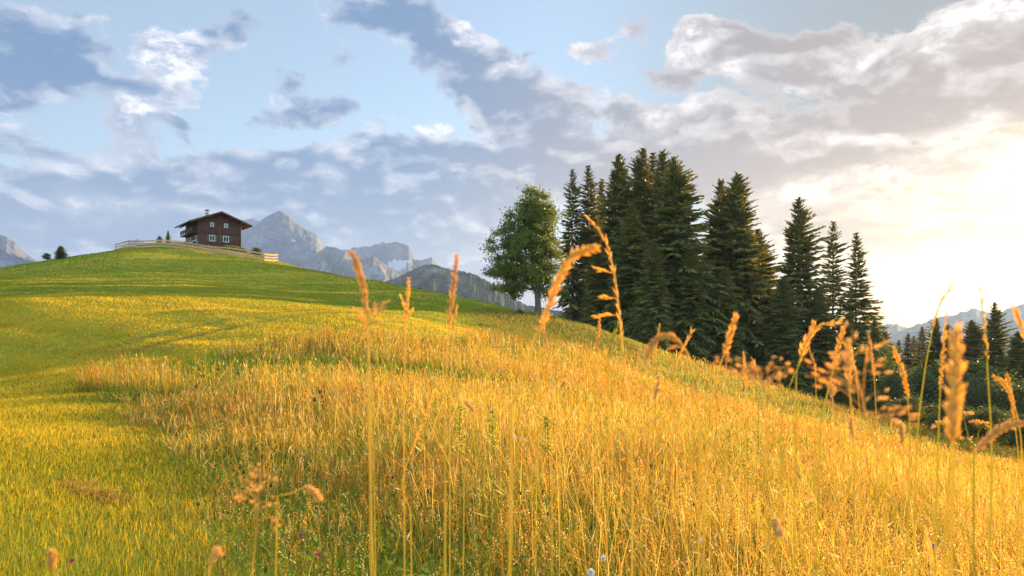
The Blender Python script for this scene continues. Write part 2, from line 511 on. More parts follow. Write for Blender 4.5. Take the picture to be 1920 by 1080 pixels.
# edge of the uncut meadow in plan (x, y), the mown field lies to its left and behind
_edge_px = [(560, 1.6), (500, 3.2), (455, 4.3), (415, 5.2), (360, 7.2), (300, 11), (215, 15), (160, 19.5), (215, 21.5), (330, 24), (440, 26.5), (560, 29.5), (700, 33.5), (800, 37), (880, 41), (960, 44)]
_edge = np.array([((p - 960) / F * y, y) for p, y in _edge_px] + [(2.5, 50), (9, 68), (22, 90), (80, 104), (90, 30), (60, -10), (-1.2, -10), (-.6, 0.6)])
def in_poly(x, y, poly):
    ins = np.zeros(x.shape, bool)
    n = len(poly)
    for i in range(n):
        x1, y1 = poly[i]; x2, y2 = poly[(i + 1) % n]
        cr = ((y1 > y) != (y2 > y))
        with np.errstate(divide='ignore', invalid='ignore'):
            xx = (x2 - x1) * (y - y1) / (y2 - y1 + 1e-12) + x1
        ins ^= cr & (x < xx)
    return ins
def meadow(x, y):
    wob = 0.03 * np.hypot(x, y)
    dx = (vnoise(x * .9 + 3, y * .9) - .5) * wob * 2 + (vnoise(x * 3 + 3, y * 3) - .5) * wob
    dy = (vnoise(x * .9 + 33, y * .9 + 8) - .5) * wob * 2
    return in_poly(x + dx, y + dy, _edge)

def build_ground():
    m, N, out = new_mat('meadow_soil')
    p = N.node('ShaderNodeBsdfPrincipled')
    p.inputs['Roughness'].default_value = 0.95
    p.inputs['Specular IOR Level'].default_value = 0.05
    g = N.node('ShaderNodeNewGeometry')
    pos = g.outputs['Position']
    a = N.noise(pos, 0.09, 6, .6); b = N.noise(pos, 2.2, 6, .65)
    c = N.mix(N.smooth(a.outputs['Fac'], .38, .62), (0.23, 0.23, 0.018), (0.34, 0.27, 0.026))
    c = N.mix(N.smooth(b.outputs['Fac'], .45, .8), c, (0.13, 0.15, 0.016))
    N.put(p.inputs['Base Color'], c)
    bp = N.node('ShaderNodeBump')
    bp.inputs['Strength'].default_value = 0.7; bp.inputs['Distance'].default_value = 0.12
    N.put(bp.inputs['Height'], b.outputs['Fac'])
    N.put(p.inputs['Normal'], bp.outputs[0])
    m.node_tree.links.new(p.outputs[0], out.inputs[0])
    nr, na = GX.shape
    V = np.stack([GX.ravel(), GY.ravel(), GZ.ravel()], 1)
    i = np.arange(nr - 1)[:, None] * na; j = np.arange(na)[None]; j2 = (j + 1) % na
    quads = np.stack([(i + j).ravel(), (i + j2).ravel(), (i + na + j2).ravel(), (i + na + j).ravel()], 1)[:, ::-1]
    V = np.vstack([V, [[0, 0, gz(0, .3)]]])
    k = len(V) - 1
    tri = np.stack([np.arange(na), np.full(na, k), (np.arange(na) + 1) % na], 1)[:, ::-1]
    o = link('ground', mesh_np('ground', V, [quads, tri], m, smooth=True))
    tag(o, kind='structure')
build_ground()

# ------------------------------------------------------------------ mountains
def mat_rock(name, low, rock1, rock2, scale, zlo, zhi):
    m, N, out = new_mat(name)
    p = N.node('ShaderNodeBsdfPrincipled')
    p.inputs['Roughness'].default_value = 0.95
    p.inputs['Specular IOR Level'].default_value = 0.05
    g = N.node('ShaderNodeNewGeometry')
    pos = g.outputs['Position']
    mp = N.node('ShaderNodeMapping'); N.put(mp.inputs[0], pos); mp.inputs['Scale'].default_value = (1, 1, .45)
    a = N.noise(mp.outputs[0], scale, 8, .62)
    b = N.noise(pos, scale * 6, 6, .65)
    rock = N.mix(N.smooth(a.outputs['Fac'], .36, .64), rock1, rock2)
    rock = N.mix(N.math('MULTIPLY', N.smooth(b.outputs['Fac'], .42, .66), .5), rock, (rock1[0] * .45, rock1[1] * .45, rock1[2] * .5))
    sp = N.node('ShaderNodeSeparateXYZ'); N.put(sp.inputs[0], pos)
    h = N.math('ADD', sp.outputs[2], N.math('MULTIPLY', N.math('SUBTRACT', a.outputs['Fac'], .5), (zhi - zlo) * 1.6))
    f = N.smooth(h, zlo, zhi)
    green = N.mix(N.smooth(b.outputs['Fac'], .4, .6), low, tuple(x * .45 for x in low))
    c = N.mix(f, green, rock)
    at_ = N.node('ShaderNodeAttribute', attribute_name='col')      # red channel: snow fields
    sn = N.node('ShaderNodeSeparateXYZ'); N.put(sn.inputs[0], at_.outputs['Vector'])
    c = N.mix(sn.outputs[0], c, (0.30, 0.32, 0.35))
    N.put(p.inputs['Base Color'], c)
    bp = N.node('ShaderNodeBump'); bp.inputs['Strength'].default_value = 1.0; bp.inputs['Distance'].default_value = 14
    N.put(bp.inputs['Height'], a.outputs['Fac']); N.put(p.inputs['Normal'], bp.outputs[0])
    m.node_tree.links.new(p.outputs[0], out.inputs[0])
    return m

def mountain(name, sil, D, depth, mat, amp=0.3, freq=5.0, jag=0.0, snow=(), seed=0.0, pw=1.1, nu=360, nv=110, jf=60):
    """a range with its crest along the traced outline at distance D; spurs and gullies run down towards the valley"""
    px = np.array([s[0] for s in sil], float); py = np.array([s[1] for s in sil], float)
    U = np.linspace(px[0], px[-1], nu)
    crest = (HZ - np.interp(U, px, py)) / F * D
    u1 = (U - px[0]) / F * D / depth
    crest = crest + jag * ((ridged(U / jf * 3 + seed, U * 0 + 1.7, 4) - .5) * 2)
    v = np.concatenate([np.linspace(-1, 0, int(nv * .75))[:-1], np.linspace(0, .6, nv - int(nv * .75))])
    UU, VV = np.meshgrid(np.arange(nu), v)
    X0 = ((U - 960) / F)[UU]
    warp = (fbm(u1[UU] * freq * .8 + seed, VV * 2.0 + seed, 3) - .5)
    Yd = D + VV * depth + warp * depth * .18 * np.clip(np.abs(VV) * 3, 0, 1)
    H = crest[UU] - VALLEY
    fall = 1 - np.abs(VV / np.where(VV < 0, 1, .6)) ** pw
    env = (np.abs(VV) ** .75) * np.clip(1 - np.abs(VV / np.where(VV < 0, 1, .6)), 0, 1) ** .5 * 1.6
    r = ridged(u1[UU] * freq + seed + warp * .8, VV * 1.3 + seed * 2, 6) - .5
    r2 = fbm(u1[UU] * freq * 5 + seed, VV * freq * 4, 4) - .5
    Z = VALLEY - 4 + H * fall + H * env * amp * (r + .35 * r2)
    Z = np.maximum(Z, VALLEY - 25)
    cols = np.zeros((UU.size, 3))
    for (sx, sy, rx, ry) in snow:
        pyv = HZ - Z / Yd * F; pxv = U[UU]
        dd = ((pxv - sx) / rx) ** 2 + ((pyv - sy) / ry) ** 2 + (vnoise(pxv / 5, pyv / 4) - .5) * 1.4
        cols[:, 0] = np.maximum(cols[:, 0], (sstep(1.1 - dd, 0, .25) * (VV <= 0)).ravel())
    V = np.stack([(X0 * Yd).ravel(), Yd.ravel(), Z.ravel()], 1)
    i = np.arange(len(v) - 1)[:, None] * nu; j = np.arange(nu - 1)[None]
    q = np.stack([(i + j).ravel(), (i + j + 1).ravel(), (i + nu + j + 1).ravel(), (i + nu + j).ravel()], 1)
    o = link(name, mesh_np(name, V, [q], mat, cols, smooth=False))
    return tag(o, kind='structure')

R_LIME = mat_rock('limestone', (0.05, 0.07, 0.04), (0.075, 0.090, 0.120), (0.135, 0.148, 0.18), 0.006, -20, 180)
R_GREY = mat_rock('weathered_rock', (0.045, 0.06, 0.035), (0.11, 0.115, 0.12), (0.20, 0.20, 0.20), 0.008, 80, 330)
R_WOOD = mat_rock('wooded_slope', (0.035, 0.045, 0.028), (0.07, 0.07, 0.055), (0.30, 0.28, 0.25), 0.011, 60, 560)
R_FAR = mat_rock('far_rock', (0.06, 0.07, 0.05), (0.15, 0.15, 0.13), (0.25, 0.24, 0.22), 0.004, 0, 900)

mountain('mountain_peak', [(-120, 560), (100, 520), (200, 478), (238, 456), (258, 446), (268, 451), (290, 470), (340, 463), (360, 450), (380, 425), (440, 420), (456, 412), (474, 408), (490, 414), (505, 440), (600, 500), (720, 560)], 5200, 1500, R_LIME, .20, 6, 5, seed=3.1)
mountain('mountain_peak', [(330, 560), (400, 500), (440, 452), (466, 430), (492, 410), (510, 399), (522, 394), (530, 395), (541, 403), (552, 414), (566, 424), (580, 432), (594, 438), (600, 448), (604, 462), (614, 470), (640, 500), (700, 545), (760, 590)], 4200, 1300, R_LIME, .24, 6, 2.5, snow=[(549, 451, 6, 2.6)], seed=8.4)
mountain('mountain_peak', [(560, 640), (600, 520), (640, 472), (662, 463), (680, 462), (695, 460), (716, 453), (728, 454), (741, 450), (752, 454), (766, 460), (772, 472), (779, 487), (790, 488), (800, 483), (809, 481), (816, 490), (840, 520), (900, 560), (980, 620)], 5000, 1300, R_LIME, .24, 7, 9, snow=[(745, 498, 17, 10), (757, 491, 10, 3)], seed=5.7, jf=40)
mountain('mountain_spur', [(470, 640), (540, 520), (590, 475), (612, 459), (630, 463), (655, 470), (672, 480), (690, 484), (700, 477), (712, 487), (730, 500), (760, 512), (800, 545), (850, 600), (880, 640)], 3300, 900, R_GREY, .28, 8, 4, seed=1.9)
mountain('wooded_hill', [(640, 640), (700, 545), (724, 525), (752, 514), (775, 502), (797, 494), (810, 492), (828, 497), (845, 502), (870, 506), (892, 511), (905, 519), (925, 530), (950, 548), (985, 568), (1050, 580), (1150, 610), (1250, 640)], 2100, 650, R_WOOD, .24, 7, 3.5, seed=6.6, nu=520, jf=9)
mountain('mountain', [(-700, 640), (-420, 520), (-260, 430), (-140, 402), (-60, 420), (-10, 438), (12, 441), (28, 452), (48, 474), (75, 492), (120, 530), (200, 600), (260, 640)], 3600, 1100, R_LIME, .24, 6, 5, seed=2.2)
mountain('mountain_range', [(1250, 655), (1500, 640), (1600, 620), (1655, 606), (1670, 604), (1700, 612), (1720, 607), (1760, 594), (1790, 589), (1815, 580), (1830, 575), (1850, 583), (1875, 584), (1900, 574), (1930, 568), (2000, 556), (2100, 570), (2300, 540), (2600, 600), (2900, 655)], 6000, 1500, R_FAR, .25, 6, 16, seed=4.4, nu=500)


# ------------------------------------------------------------------ trees
def quads_from(base, d, length, width, rngl, flat=0.0):
    """diamond leaves/twigs: base point, unit direction, length, width -> vertices and quads"""
    n = len(base)
    rv = rngl.normal(size=(n, 3)); rv[:, 2] *= (1 - flat)
    w = np.cross(d, rv); w /= (np.linalg.norm(w, axis=1, keepdims=True) + 1e-9)
    mid = base + d * (length * .5)[:, None]
    sag = np.zeros((n, 3)); sag[:, 2] = -length * .06
    V = np.stack([base, mid + w * (width / 2)[:, None], base + d * length[:, None] + sag, mid - w * (width / 2)[:, None]], 1).reshape(-1, 3)
    Fq = np.arange(n * 4).reshape(-1, 4)
    return V, Fq

def spruce_meshes(seed, H=28.0, R=4.3, nb=430, low=0.03, pw=0.8, droop=1.0, tw=13, dark=1.0):
    g = np.random.default_rng(seed)
    u = (np.arange(nb) + g.random(nb) * .9) / nb
    t = low + (1 - low) * u ** 0.92
    t = np.clip(t, 0, .995)
    # whorls: branches sit in rings up the stem, looser near the foot
    ring = np.round(t * H / 0.62) * 0.62 / H
    t = np.where(g.random(nb) < .35, ring, t); t = np.clip(t, low, .992)
    phi = np.arange(nb) * 2.39996 + g.normal(0, .25, nb)
    side = 1 + .22 * np.sin(phi + g.random() * 6) + .14 * np.sin(3 * phi + 7 * t + g.random() * 6)
    Rt = R * ((1 - t) ** pw) * (1 - .25 * np.exp(-(t / .10) ** 2)) + .12
    lump = vnoise(phi * .9 % 6.283 * 1.3 + seed * 7, t * 11 + seed) * .7 + vnoise(phi % 6.283 * 2.5 + seed * 3, t * 30) * .3
    L = Rt * side * g.uniform(.55, 1.18, nb) * (.62 + .72 * lump)
    a = -.10 * droop + 1.0 * t ** 2.2; b = .50 * (1 - t) * droop + .08; c = .30 * (1 - t) * droop
    d0 = np.stack([np.cos(phi), np.sin(phi)], 1)
    bend = g.normal(0, .14, nb)
    Bs, Ds, Ls, Ws, Cs = [], [], [], [], []
    shade = g.uniform(0, 1, nb)
    def pt(s):
        z = t * H + L * (a * s - b * s ** 2 + c * s ** 3)
        r = L * s
        x = d0[:, 0] * r - d0[:, 1] * r * bend * s; y = d0[:, 1] * r + d0[:, 0] * r * bend * s
        return np.stack([x, y, z], 1)
    for k in range(tw):
        s = np.full(nb, .10 + .90 * (k + .5) / tw) + g.uniform(-.03, .03, nb)
        s = np.clip(s, .05, 1)
        p = pt(s); q = pt(s + .04); T = q - p; T /= np.linalg.norm(T, axis=1, keepdims=True)
        for sg in (-1, 1):
            keep = g.random(nb) < .93
            ang = g.uniform(.45, 1.15, nb) * sg
            ca, sa = np.cos(ang), np.sin(ang)
            d = np.stack([T[:, 0] * ca - T[:, 1] * sa, T[:, 0] * sa + T[:, 1] * ca, T[:, 2] - g.uniform(.05, .75, nb) * (1 - .7 * t) * droop + .15 * t], 1)
            d /= np.linalg.norm(d, axis=1, keepdims=True)
            l = np.clip(L * (.42 * (1 - s) + .20), .22, 1.45) * g.uniform(.6, 1.2, nb)
            w = np.clip(l * .30, .10, .30) * g.uniform(.7, 1.3, nb)
            Bs.append(p[keep]); Ds.append(d[keep]); Ls.append(l[keep]); Ws.append(w[keep])
            Cs.append((shade * .6 + g.random(nb) * .4)[keep])
    p = pt(np.full(nb, .72)); q = pt(np.full(nb, 1.0)); d = q - p; l = np.linalg.norm(d, axis=1); d /= l[:, None]
    Bs.append(p); Ds.append(d); Ls.append(l * 1.15); Ws.append(np.clip(l * .3, .08, .22)); Cs.append(shade)
    # leading shoot
    tp = np.array([[0, 0, H * .955]] * 8); td = g.normal(0, .12, (8, 3)); td[:, 2] = 1; td /= np.linalg.norm(td, axis=1, keepdims=True)
    Bs.append(tp); Ds.append(td); Ls.append(np.full(8, H * .045)); Ws.append(np.full(8, .16)); Cs.append(np.full(8, .6))
    B = np.concatenate(Bs); D = np.concatenate(Ds); Ln = np.concatenate(Ls); W = np.concatenate(Ws); C = np.concatenate(Cs)
    V, Fq = quads_from(B, D, Ln, W, g)
    lo = np.array([0.078, 0.086, 0.024]) * dark; hi = np.array([0.20, 0.19, 0.045]) * dark
    col = np.repeat(lo + (hi - lo) * (C ** 1.3)[:, None], 4, 0)
    crown = mesh_np('crown', V, [Fq], M_NEEDLE, col)
    m = MB()
    m.tube([(0, 0, -1.0), (0, 0, .5), (.05, 0, H * .3), (0, .05, H * .65), (0, 0, H * .985)], [.011 * H + .06, .010 * H, .0075 * H, .004 * H, .01], 9)
    for k in range(0, nb, 3):       # dead and living limbs close to the stem
        s1 = min(1.0, .6)
        z0 = t[k] * H; r1 = L[k] * s1
        m.tube([(0, 0, z0), (d0[k, 0] * r1, d0[k, 1] * r1, z0 + L[k] * (a[k] * s1 - b[k] * s1 ** 2 + c[k] * s1 ** 3))], [.045, .012], 4, False)
    return crown, m.mesh('trunk', M_BARK)

SPR = {
    'full': spruce_meshes(1, 28, 6.0, 720, .03, .72),
    'full_b': spruce_meshes(2, 28, 5.5, 700, .03, .66),
    'narrow': spruce_meshes(3, 28, 3.8, 520, .08, .70, 1.1),
    'sparse': spruce_meshes(4, 28, 4.6, 330, .10, .66, .9, 12),
    'broad': spruce_meshes(5, 28, 6.6, 780, .02, .62),
}
H0 = 28.0
def spruce(kind, px, top, Y, label, group=None, wide=1.0, rz=None, name='spruce_tree', cat='spruce tree'):
    x = (px - 960) / F * Y; z = gz(x, Y)
    H = (HZ - top) / F * Y - z
    o = empty(name, (x, Y, z - .05), random.uniform(0, 6.28) if rz is None else rz, label, cat, group)
    k = H / H0
    o.scale = (k * wide, k * wide, k)
    link('crown', SPR[kind][0], o); link('trunk', SPR[kind][1], o)
    return o

G1 = 'spruces of the tall dark grove'
for a in [
    ('sparse', 1073, 318, 118, 'tall thin spruce at the grove edge, right behind the leafy maple', G1, 1.0),
    ('narrow', 1103, 311, 121, 'slim pointed spruce second from the maple, with open layered top', G1, 1.1),
    ('narrow', 1129, 336, 124, 'shorter slim spruce tip in the notch between two taller spruces', G1, 1.1),
    ('full', 1160, 291, 113, 'tall spruce with lone pointed tip left of the triple summit', G1, 1.0),
    ('full_b', 1206, 279, 110, 'dark spruce with the left tip of the triple summit, highest of the grove', G1, .95),
    ('narrow', 1224, 287, 116, 'spruce whose tip is the middle of the triple summit', G1, 1.3),
    ('full_b', 1241, 284, 108, 'spruce with the right tip of the triple summit', G1, 1.0),
    ('broad', 1263, 297, 104, 'broad sunlit spruce on the right flank of the main grove', G1, 1.0),
    ('full', 1186, 385, 101, 'dense lower spruce in front of the triple summit', G1, 1.15),
    ('full', 1120, 450, 103, 'low dense spruce at the left foot of the main grove, beside the maple', G1, 1.2),
    ('broad', 1297, 470, 100, 'low wide spruce skirting the right foot of the main grove', G1, 1.0),
    ('broad', 1228, 455, 95, 'low dense spruce at the front of the main grove, behind the tallest grass stalk', G1, 1.0),
    ('sparse', 1322, 462, 126, 'thin spruce seen through the gap between the two tall groves', G1, .9),
    ('full_b', 1351, 339, 114, 'spruce with the left, lower tip of the twin summit', G1, .95),
    ('broad', 1386, 327, 109, 'big broad spruce with the right, higher tip of the twin summit', G1, .95),
    ('full', 1420, 430, 113, 'lower spruce on the right flank of the twin summit', G1, 1.0),
    ('full', 1360, 500, 101, 'low spruce at the front foot of the twin summit', G1, 1.2),
    ('full_b', 1496, 373, 110, 'lone standing conical spruce right of the twin summit', G1, .95),
    ('full', 1470, 520, 104, 'low dense spruce at the foot of the lone conical spruce', G1, 1.3),
    ('sparse', 1562, 416, 114, 'open sparse spruce with light through its branches, second from the right end', G1, 1.0),
    ('full', 1536, 540, 107, 'low spruce below the open sparse spruce', G1, 1.25),
    ('narrow', 1605, 437, 116, 'slender drooping spruce at the right end of the grove', G1, 1.05),
    ('full', 1590, 590, 106, 'short spruce in front of the slender drooping spruce', G1, 1.2),
]: spruce(a[0], a[1], a[2], round(a[3] * 1.2), *a[4:])
for k, (px, top, Y) in enumerate([(1120, 428, 204), (1142, 416, 214), (1163, 424, 206), (1184, 412, 216), (1205, 420, 205), (1226, 410, 213), (1248, 422, 207), (1268, 412, 215), (1285, 424, 206), (1348, 412, 210), (1366, 420, 216), (1384, 408, 208), (1402, 424, 214), (1418, 440, 206)]):  # unseen spruces, added behind the grove to cast shade on the upper slope
    spruce(('full', 'broad', 'full_b')[k % 3], px, top, Y, 'unseen spruce added behind the tall dark grove to shade the hill', 'unseen spruces added behind the grove for the hill shade')
G2 = 'spruces in the hazy valley wood'
for a in [
    ('full', 1640, 598, 122, 'small pointed spruce just right of the tall grove in the glow', G2, 1.1),
    ('full_b', 1660, 622, 132, 'squat spruce between the tall grove and the valley wood', G2, 1.4),
    ('narrow', 1686, 637, 165, 'leftmost small spruce tip of the hazy valley wood', G2, 1.3),
    ('narrow', 1703, 625, 172, 'pair of small hazy spruces in the valley wood, the left one', G2, 1.3),
    ('narrow', 1713, 630, 176, 'pair of small hazy spruces in the valley wood, the right one', G2, 1.3),
    ('narrow', 1729, 613, 170, 'slim hazy spruce left of the two dark ones in the valley wood', G2, 1.3),
    ('full', 1756, 596, 152, 'dark spruce, left of the close pair behind the straight green stalk', G2, .95),
    ('full', 1776, 608, 156, 'dark spruce, right of the close pair behind the straight green stalk', G2, .95),
    ('narrow', 1799, 618, 150, 'narrow spruce behind the thick blurred grass ear', G2, 1.3),
    ('broad', 1821, 601, 146, 'wide pyramid spruce between the blurred ear and the tall lone spruce', G2, 1.15),
    ('full_b', 1864, 568, 136, 'tallest spruce of the valley wood, standing above the rest with open tiers', G2, .95),
    ('broad', 1908, 622, 130, 'broad glowing spruce cut by the right picture edge', G2, 1.2),
    ('full', 1844, 655, 150, 'low spruce left of the tallest spruce in the valley wood', G2, 1.3),
    ('full', 1880, 660, 142, 'low spruce right of the tallest spruce in the valley wood', G2, 1.3),
    ('full', 1740, 660, 150, 'low spruce below the slim hazy one in the valley wood', G2, 1.4),
]: spruce(*a)

def broadleaf_meshes(seed, lobes, H, trunk_top, trunk_r, n_clump=230, per=60, leaf=.20, spread=.42, lo=(.040, .065, .016), hi=(.105, .135, .032), limbs=True):
    """trunk with forking limbs; leaves in clumps spread through several lobes of crown, with gaps between clumps"""
    g = np.random.default_rng(seed)
    lob = np.array(lobes, float)
    vol = lob[:, 3] ** 2 * lob[:, 4]
    pick = g.choice(len(lob), n_clump, p=vol / vol.sum())
    dirs = g.normal(size=(n_clump, 3)); dirs /= np.linalg.norm(dirs, axis=1, keepdims=True)
    rad = g.random(n_clump) ** .42
    cen = lob[pick, :3] + dirs * rad[:, None] * np.stack([lob[pick, 3], lob[pick, 3], lob[pick, 4]], 1)
    sz = spread * g.uniform(.6, 1.35, n_clump)
    n = n_clump * per
    ci = np.repeat(np.arange(n_clump), per)
    off = g.normal(size=(n, 3)) * sz[ci][:, None] * np.array([1, 1, .62])
    base = cen[ci] + off
    d = g.normal(size=(n, 3)); d[:, 2] -= .35; d += off / (sz[ci][:, None] + 1e-6) * .5
    d /= np.linalg.norm(d, axis=1, keepdims=True)
    l = leaf * g.uniform(.65, 1.3, n)
    V, Fq = quads_from(base, d, l, l * .75, g, .5)
    cc = np.clip(g.random(n_clump)[ci] * .6 + g.random(n) * .4, 0, 1)
    lo = np.array(lo); hi = np.array(hi)
    crown = mesh_np('crown', V, [Fq], M_FOLIAGE, np.repeat(lo + (hi - lo) * cc[:, None], 4, 0))
    m = MB()
    m.tube([(0, 0, -.8), (0, 0, 0), (.04, 0, trunk_top * .3), (-.03, .04, trunk_top * .7), (0, 0, trunk_top)], [trunk_r * 1.6, trunk_r * 1.25, trunk_r * .95, trunk_r * .85, trunk_r * .8], 10)
    nodes = []
    top = Vector((0, 0, trunk_top * .8))
    for lb in lob:
        c = Vector(lb[:3])
        for q in range(2 if len(lob) > 4 else 3):
            tgt = c + Vector(g.normal(size=3) * np.array([lb[3], lb[3], lb[4]]) * .35)
            st = top + Vector((0, 0, trunk_top * g.uniform(-.25, .2)))
            mid = st.lerp(tgt, .45) + Vector((0, 0, g.uniform(-.1, .12) * H * .3)) + Vector(g.normal(size=3) * .12)
            pts = [st, st.lerp(mid, .5) + Vector(g.normal(size=3) * .06), mid, mid.lerp(tgt, .55) + Vector(g.normal(size=3) * .08), tgt]
            r0 = trunk_r * g.uniform(.38, .6)
            m.tube(pts, [r0, r0 * .8, r0 * .6, r0 * .4, r0 * .15], 6)
            nodes += pts[1:]
    nd = np.array([tuple(p) for p in nodes])
    for c in cen[::2]:
        k = np.argmin(((nd - c) ** 2).sum(1) + np.maximum(nd[:, 2] - c[2], 0) * 2)
        a = Vector(nd[k]); b = Vector(c)
        m.tube([a, a.lerp(b, .5) + Vector((0, 0, .1)), b], [.045, .03, .012], 4, False)
    return crown, m.mesh('trunk', M_BARK)

def plant_tree(meshes, px, Y, label, cat='tree', name='broadleaf_tree', scale=1.0, group=None, rz=0.0, top=None, H=None, wide=1.0):
    x = (px - 960) / F * Y; z = gz(x, Y)
    o = empty(name, (x, Y, z), rz, label, cat, group)
    if top is not None: scale = ((HZ - top) / F * Y - z) / H
    o.scale = (scale * wide, scale * wide, scale)
    link('crown', meshes[0], o); link('trunk', meshes[1], o)
    return o

# the maple left of the grove (local metres; trunk foot at the origin)
MAPLE = broadleaf_meshes(21, [(-.2, 0, 9.6, 1.5, 1.9), (-1.2, .2, 8.6, 1.7, 1.8), (.6, -.2, 8.3, 1.5, 1.9), (-2.6, 0, 6.4, 2.0, 1.7), (-.6, -.7, 6.2, 2.1, 1.8), (1.0, .3, 5.8, 1.5, 1.8),
                              (-3.1, .2, 4.2, 1.7, 1.3), (-1.2, -.8, 3.9, 1.9, 1.2), (1.0, .2, 3.6, 1.3, 1.1), (-2.2, .6, 2.6, 1.8, 1.0), (.8, .4, 2.4, 1.3, .8)], 11.8, 3.0, .30, 310, 130, .17, .29, (.08, .115, .022), (.18, .21, .04))
plant_tree(MAPLE, 1008, 78, 'round leafy green maple standing at the left end of the dark spruces', 'maple tree', 'maple_tree', top=349, H=11.6)

BUSHT = [broadleaf_meshes(31, [(0, 0, 6.6, 2.3, 2.0), (-1.8, .3, 5.0, 2.2, 2.0), (1.9, -.4, 4.8, 2.3, 2.1), (.2, -1.2, 3.4, 2.6, 1.8), (-2.4, 0, 2.4, 1.7, 1.5), (2.4, 0, 2.3, 1.8, 1.5)], 8.6, 2.2, .20, 210, 46, .27, .55, (.045, .062, .020), (.095, .115, .034)),
         broadleaf_meshes(32, [(0, 0, 6.2, 2.9, 2.2), (-2.2, 0, 4.0, 2.2, 2.0), (2.0, .5, 3.8, 2.4, 2.0), (0, -1.2, 2.6, 2.8, 1.7)], 8.4, 2.0, .22, 200, 46, .27, .60, (.050, .066, .022), (.105, .12, .036)),
         broadleaf_meshes(33, [(-.8, 0, 6.9, 1.8, 1.6), (1.0, 0, 5.9, 2.1, 1.8), (-1.4, -.3, 4.3, 2.3, 1.8), (.8, -.6, 3.0, 2.6, 1.8)], 8.5, 2.0, .18, 190, 46, .26, .52, (.05, .075, .020), (.12, .15, .036))]
G3 = 'leafy trees on the slope below the spruces'
for k, px, top, Y, lab, wd in [
    (2, 1628, 640, 108, 'light green leafy tree glowing at the foot of the slender drooping spruce', 1.0),
    (0, 1672, 700, 98, 'rounded leafy tree beside the light green glowing one', 1.2),
    (1, 1722, 690, 108, 'domed leafy tree below the small hazy spruces', 1.2),
    (0, 1772, 686, 112, 'leafy tree below the close pair of dark spruces', 1.2),
    (2, 1818, 668, 118, 'leafy tree with a warm lit top below the wide pyramid spruce', 1.2),
    (1, 1862, 712, 104, 'leafy tree below the tallest valley spruce', 1.2),
    (0, 1912, 716, 98, 'leafy tree at the right picture edge below the broad glowing spruce', 1.2),
    (1, 1700, 742, 84, 'grey green bush nearest the grass crest, left of the umbel plant', 1.3),
    (0, 1778, 752, 80, 'wide dusky bush behind the thick blurred grass ear', 1.4),
    (1, 1850, 762, 76, 'wide dusky bush behind the umbel flower heads', 1.4),
    (2, 1925, 775, 72, 'dusky bush at the right picture edge close behind the grass crest', 1.4),
    (0, 1640, 735, 88, 'bush in the dark below the light green glowing tree', 1.3),
    (2, 1386, 668, 92, 'pale green bush at the dark foot of the twin summit spruce', 1.0),
    (0, 1560, 700, 94, 'dark bush at the foot of the open sparse spruce', 1.3),
]:
    plant_tree(BUSHT[k], px, Y, lab, 'leafy tree', top=top, H=8.5, group=G3, rz=random.uniform(0, 6), wide=wd)
plant_tree(BUSHT[2], 1243, 88, 'small green bush in front of the dark spruces behind the tallest stalk', 'bush', 'bush', top=628, H=8.5, rz=1.0)
for px, Y, top, wd, lab in [(975, 72, 580, 1.9, 'low dark green bramble bush just left of the maple trunk'), (1035, 74, 592, 2.0, 'low dark bush right of the maple trunk under the spruces'),
                            (1085, 80, 606, 1.8, 'low dark bush at the edge of the spruce shade')]:
    plant_tree(BUSHT[0], px, Y, lab, 'bush', 'bush', top=top, H=8.5, rz=random.uniform(0, 6), wide=wd)
# small trees on the hill
spruce('broad', 113, 460, 128, 'small bushy spruce behind the left hill crest', None, 2.3)
plant_tree(BUSHT[2], 88, 127, 'small sparse leafy tree left of the bushy spruce on the hill crest', 'leafy tree', top=474, H=8.5, wide=1.2)
plant_tree(BUSHT[0], 299, 160, 'round dark bush behind the fence left of the hut', 'bush', 'bush', top=442, H=8.5, wide=.75)
spruce('narrow', 315, 431, 160, 'thin young conifer between the round bush and the hut', None, 1.7)
plant_tree(BUSHT[2], 481, 151, 'low yellow green shrub behind the fence right of the hut', 'shrub', 'shrub', top=463, H=8.5, wide=1.3)


# ------------------------------------------------------------------ mountain hut
M_LOG = mat_solid('dark_timber', (0.050, 0.022, 0.014), (0.100, 0.046, 0.028), 5, 0.75, (.25, .25, 4), 0.4, attr=True)
M_ROOF = mat_solid('roof_shingle', (0.030, 0.020, 0.017), (0.060, 0.042, 0.036), 8, 0.85, (1, 1, 1), 0.4, attr=True)
M_TRIM = mat_solid('weathered_timber', (0.075, 0.038, 0.026), (0.12, 0.065, 0.045), 6, 0.8, (1, 1, 3), 0.3, attr=True)
M_SHUT = mat_solid('shutter_paint', (0.045, 0.062, 0.040), (0.075, 0.090, 0.058), 9, 0.7)
M_FRAME = mat_solid('window_paint', (0.62, 0.60, 0.58), (0.72, 0.70, 0.68), 9, 0.5)
M_CURT = mat_solid('curtain_cloth', (0.78, 0.76, 0.74), (0.86, 0.84, 0.82), 5, 0.9, (6, 1, 1))
M_STONE = mat_solid('stone', (0.22, 0.21, 0.20), (0.42, 0.40, 0.38), 3.0, 0.9, (1, 1, 1), 0.8)
M_METAL = mat_solid('dark_metal', (0.05, 0.055, 0.06), (0.09, 0.09, 0.09), 6, 0.4)
M_PETAL = mat_leaf('petals', 0.4, tgain=(1, 1, 1))
m_, N_, o_ = new_mat('window_glass')
p_ = N_.node('ShaderNodeBsdfPrincipled')
p_.inputs['Base Color'].default_value = (0.9, 0.92, 0.95, 1); p_.inputs['Roughness'].default_value = 0.03
p_.inputs['Transmission Weight'].default_value = 1.0; p_.inputs['IOR'].default_value = 1.15
m_.node_tree.links.new(p_.outputs[0], o_.inputs[0]); M_GLASS = m_

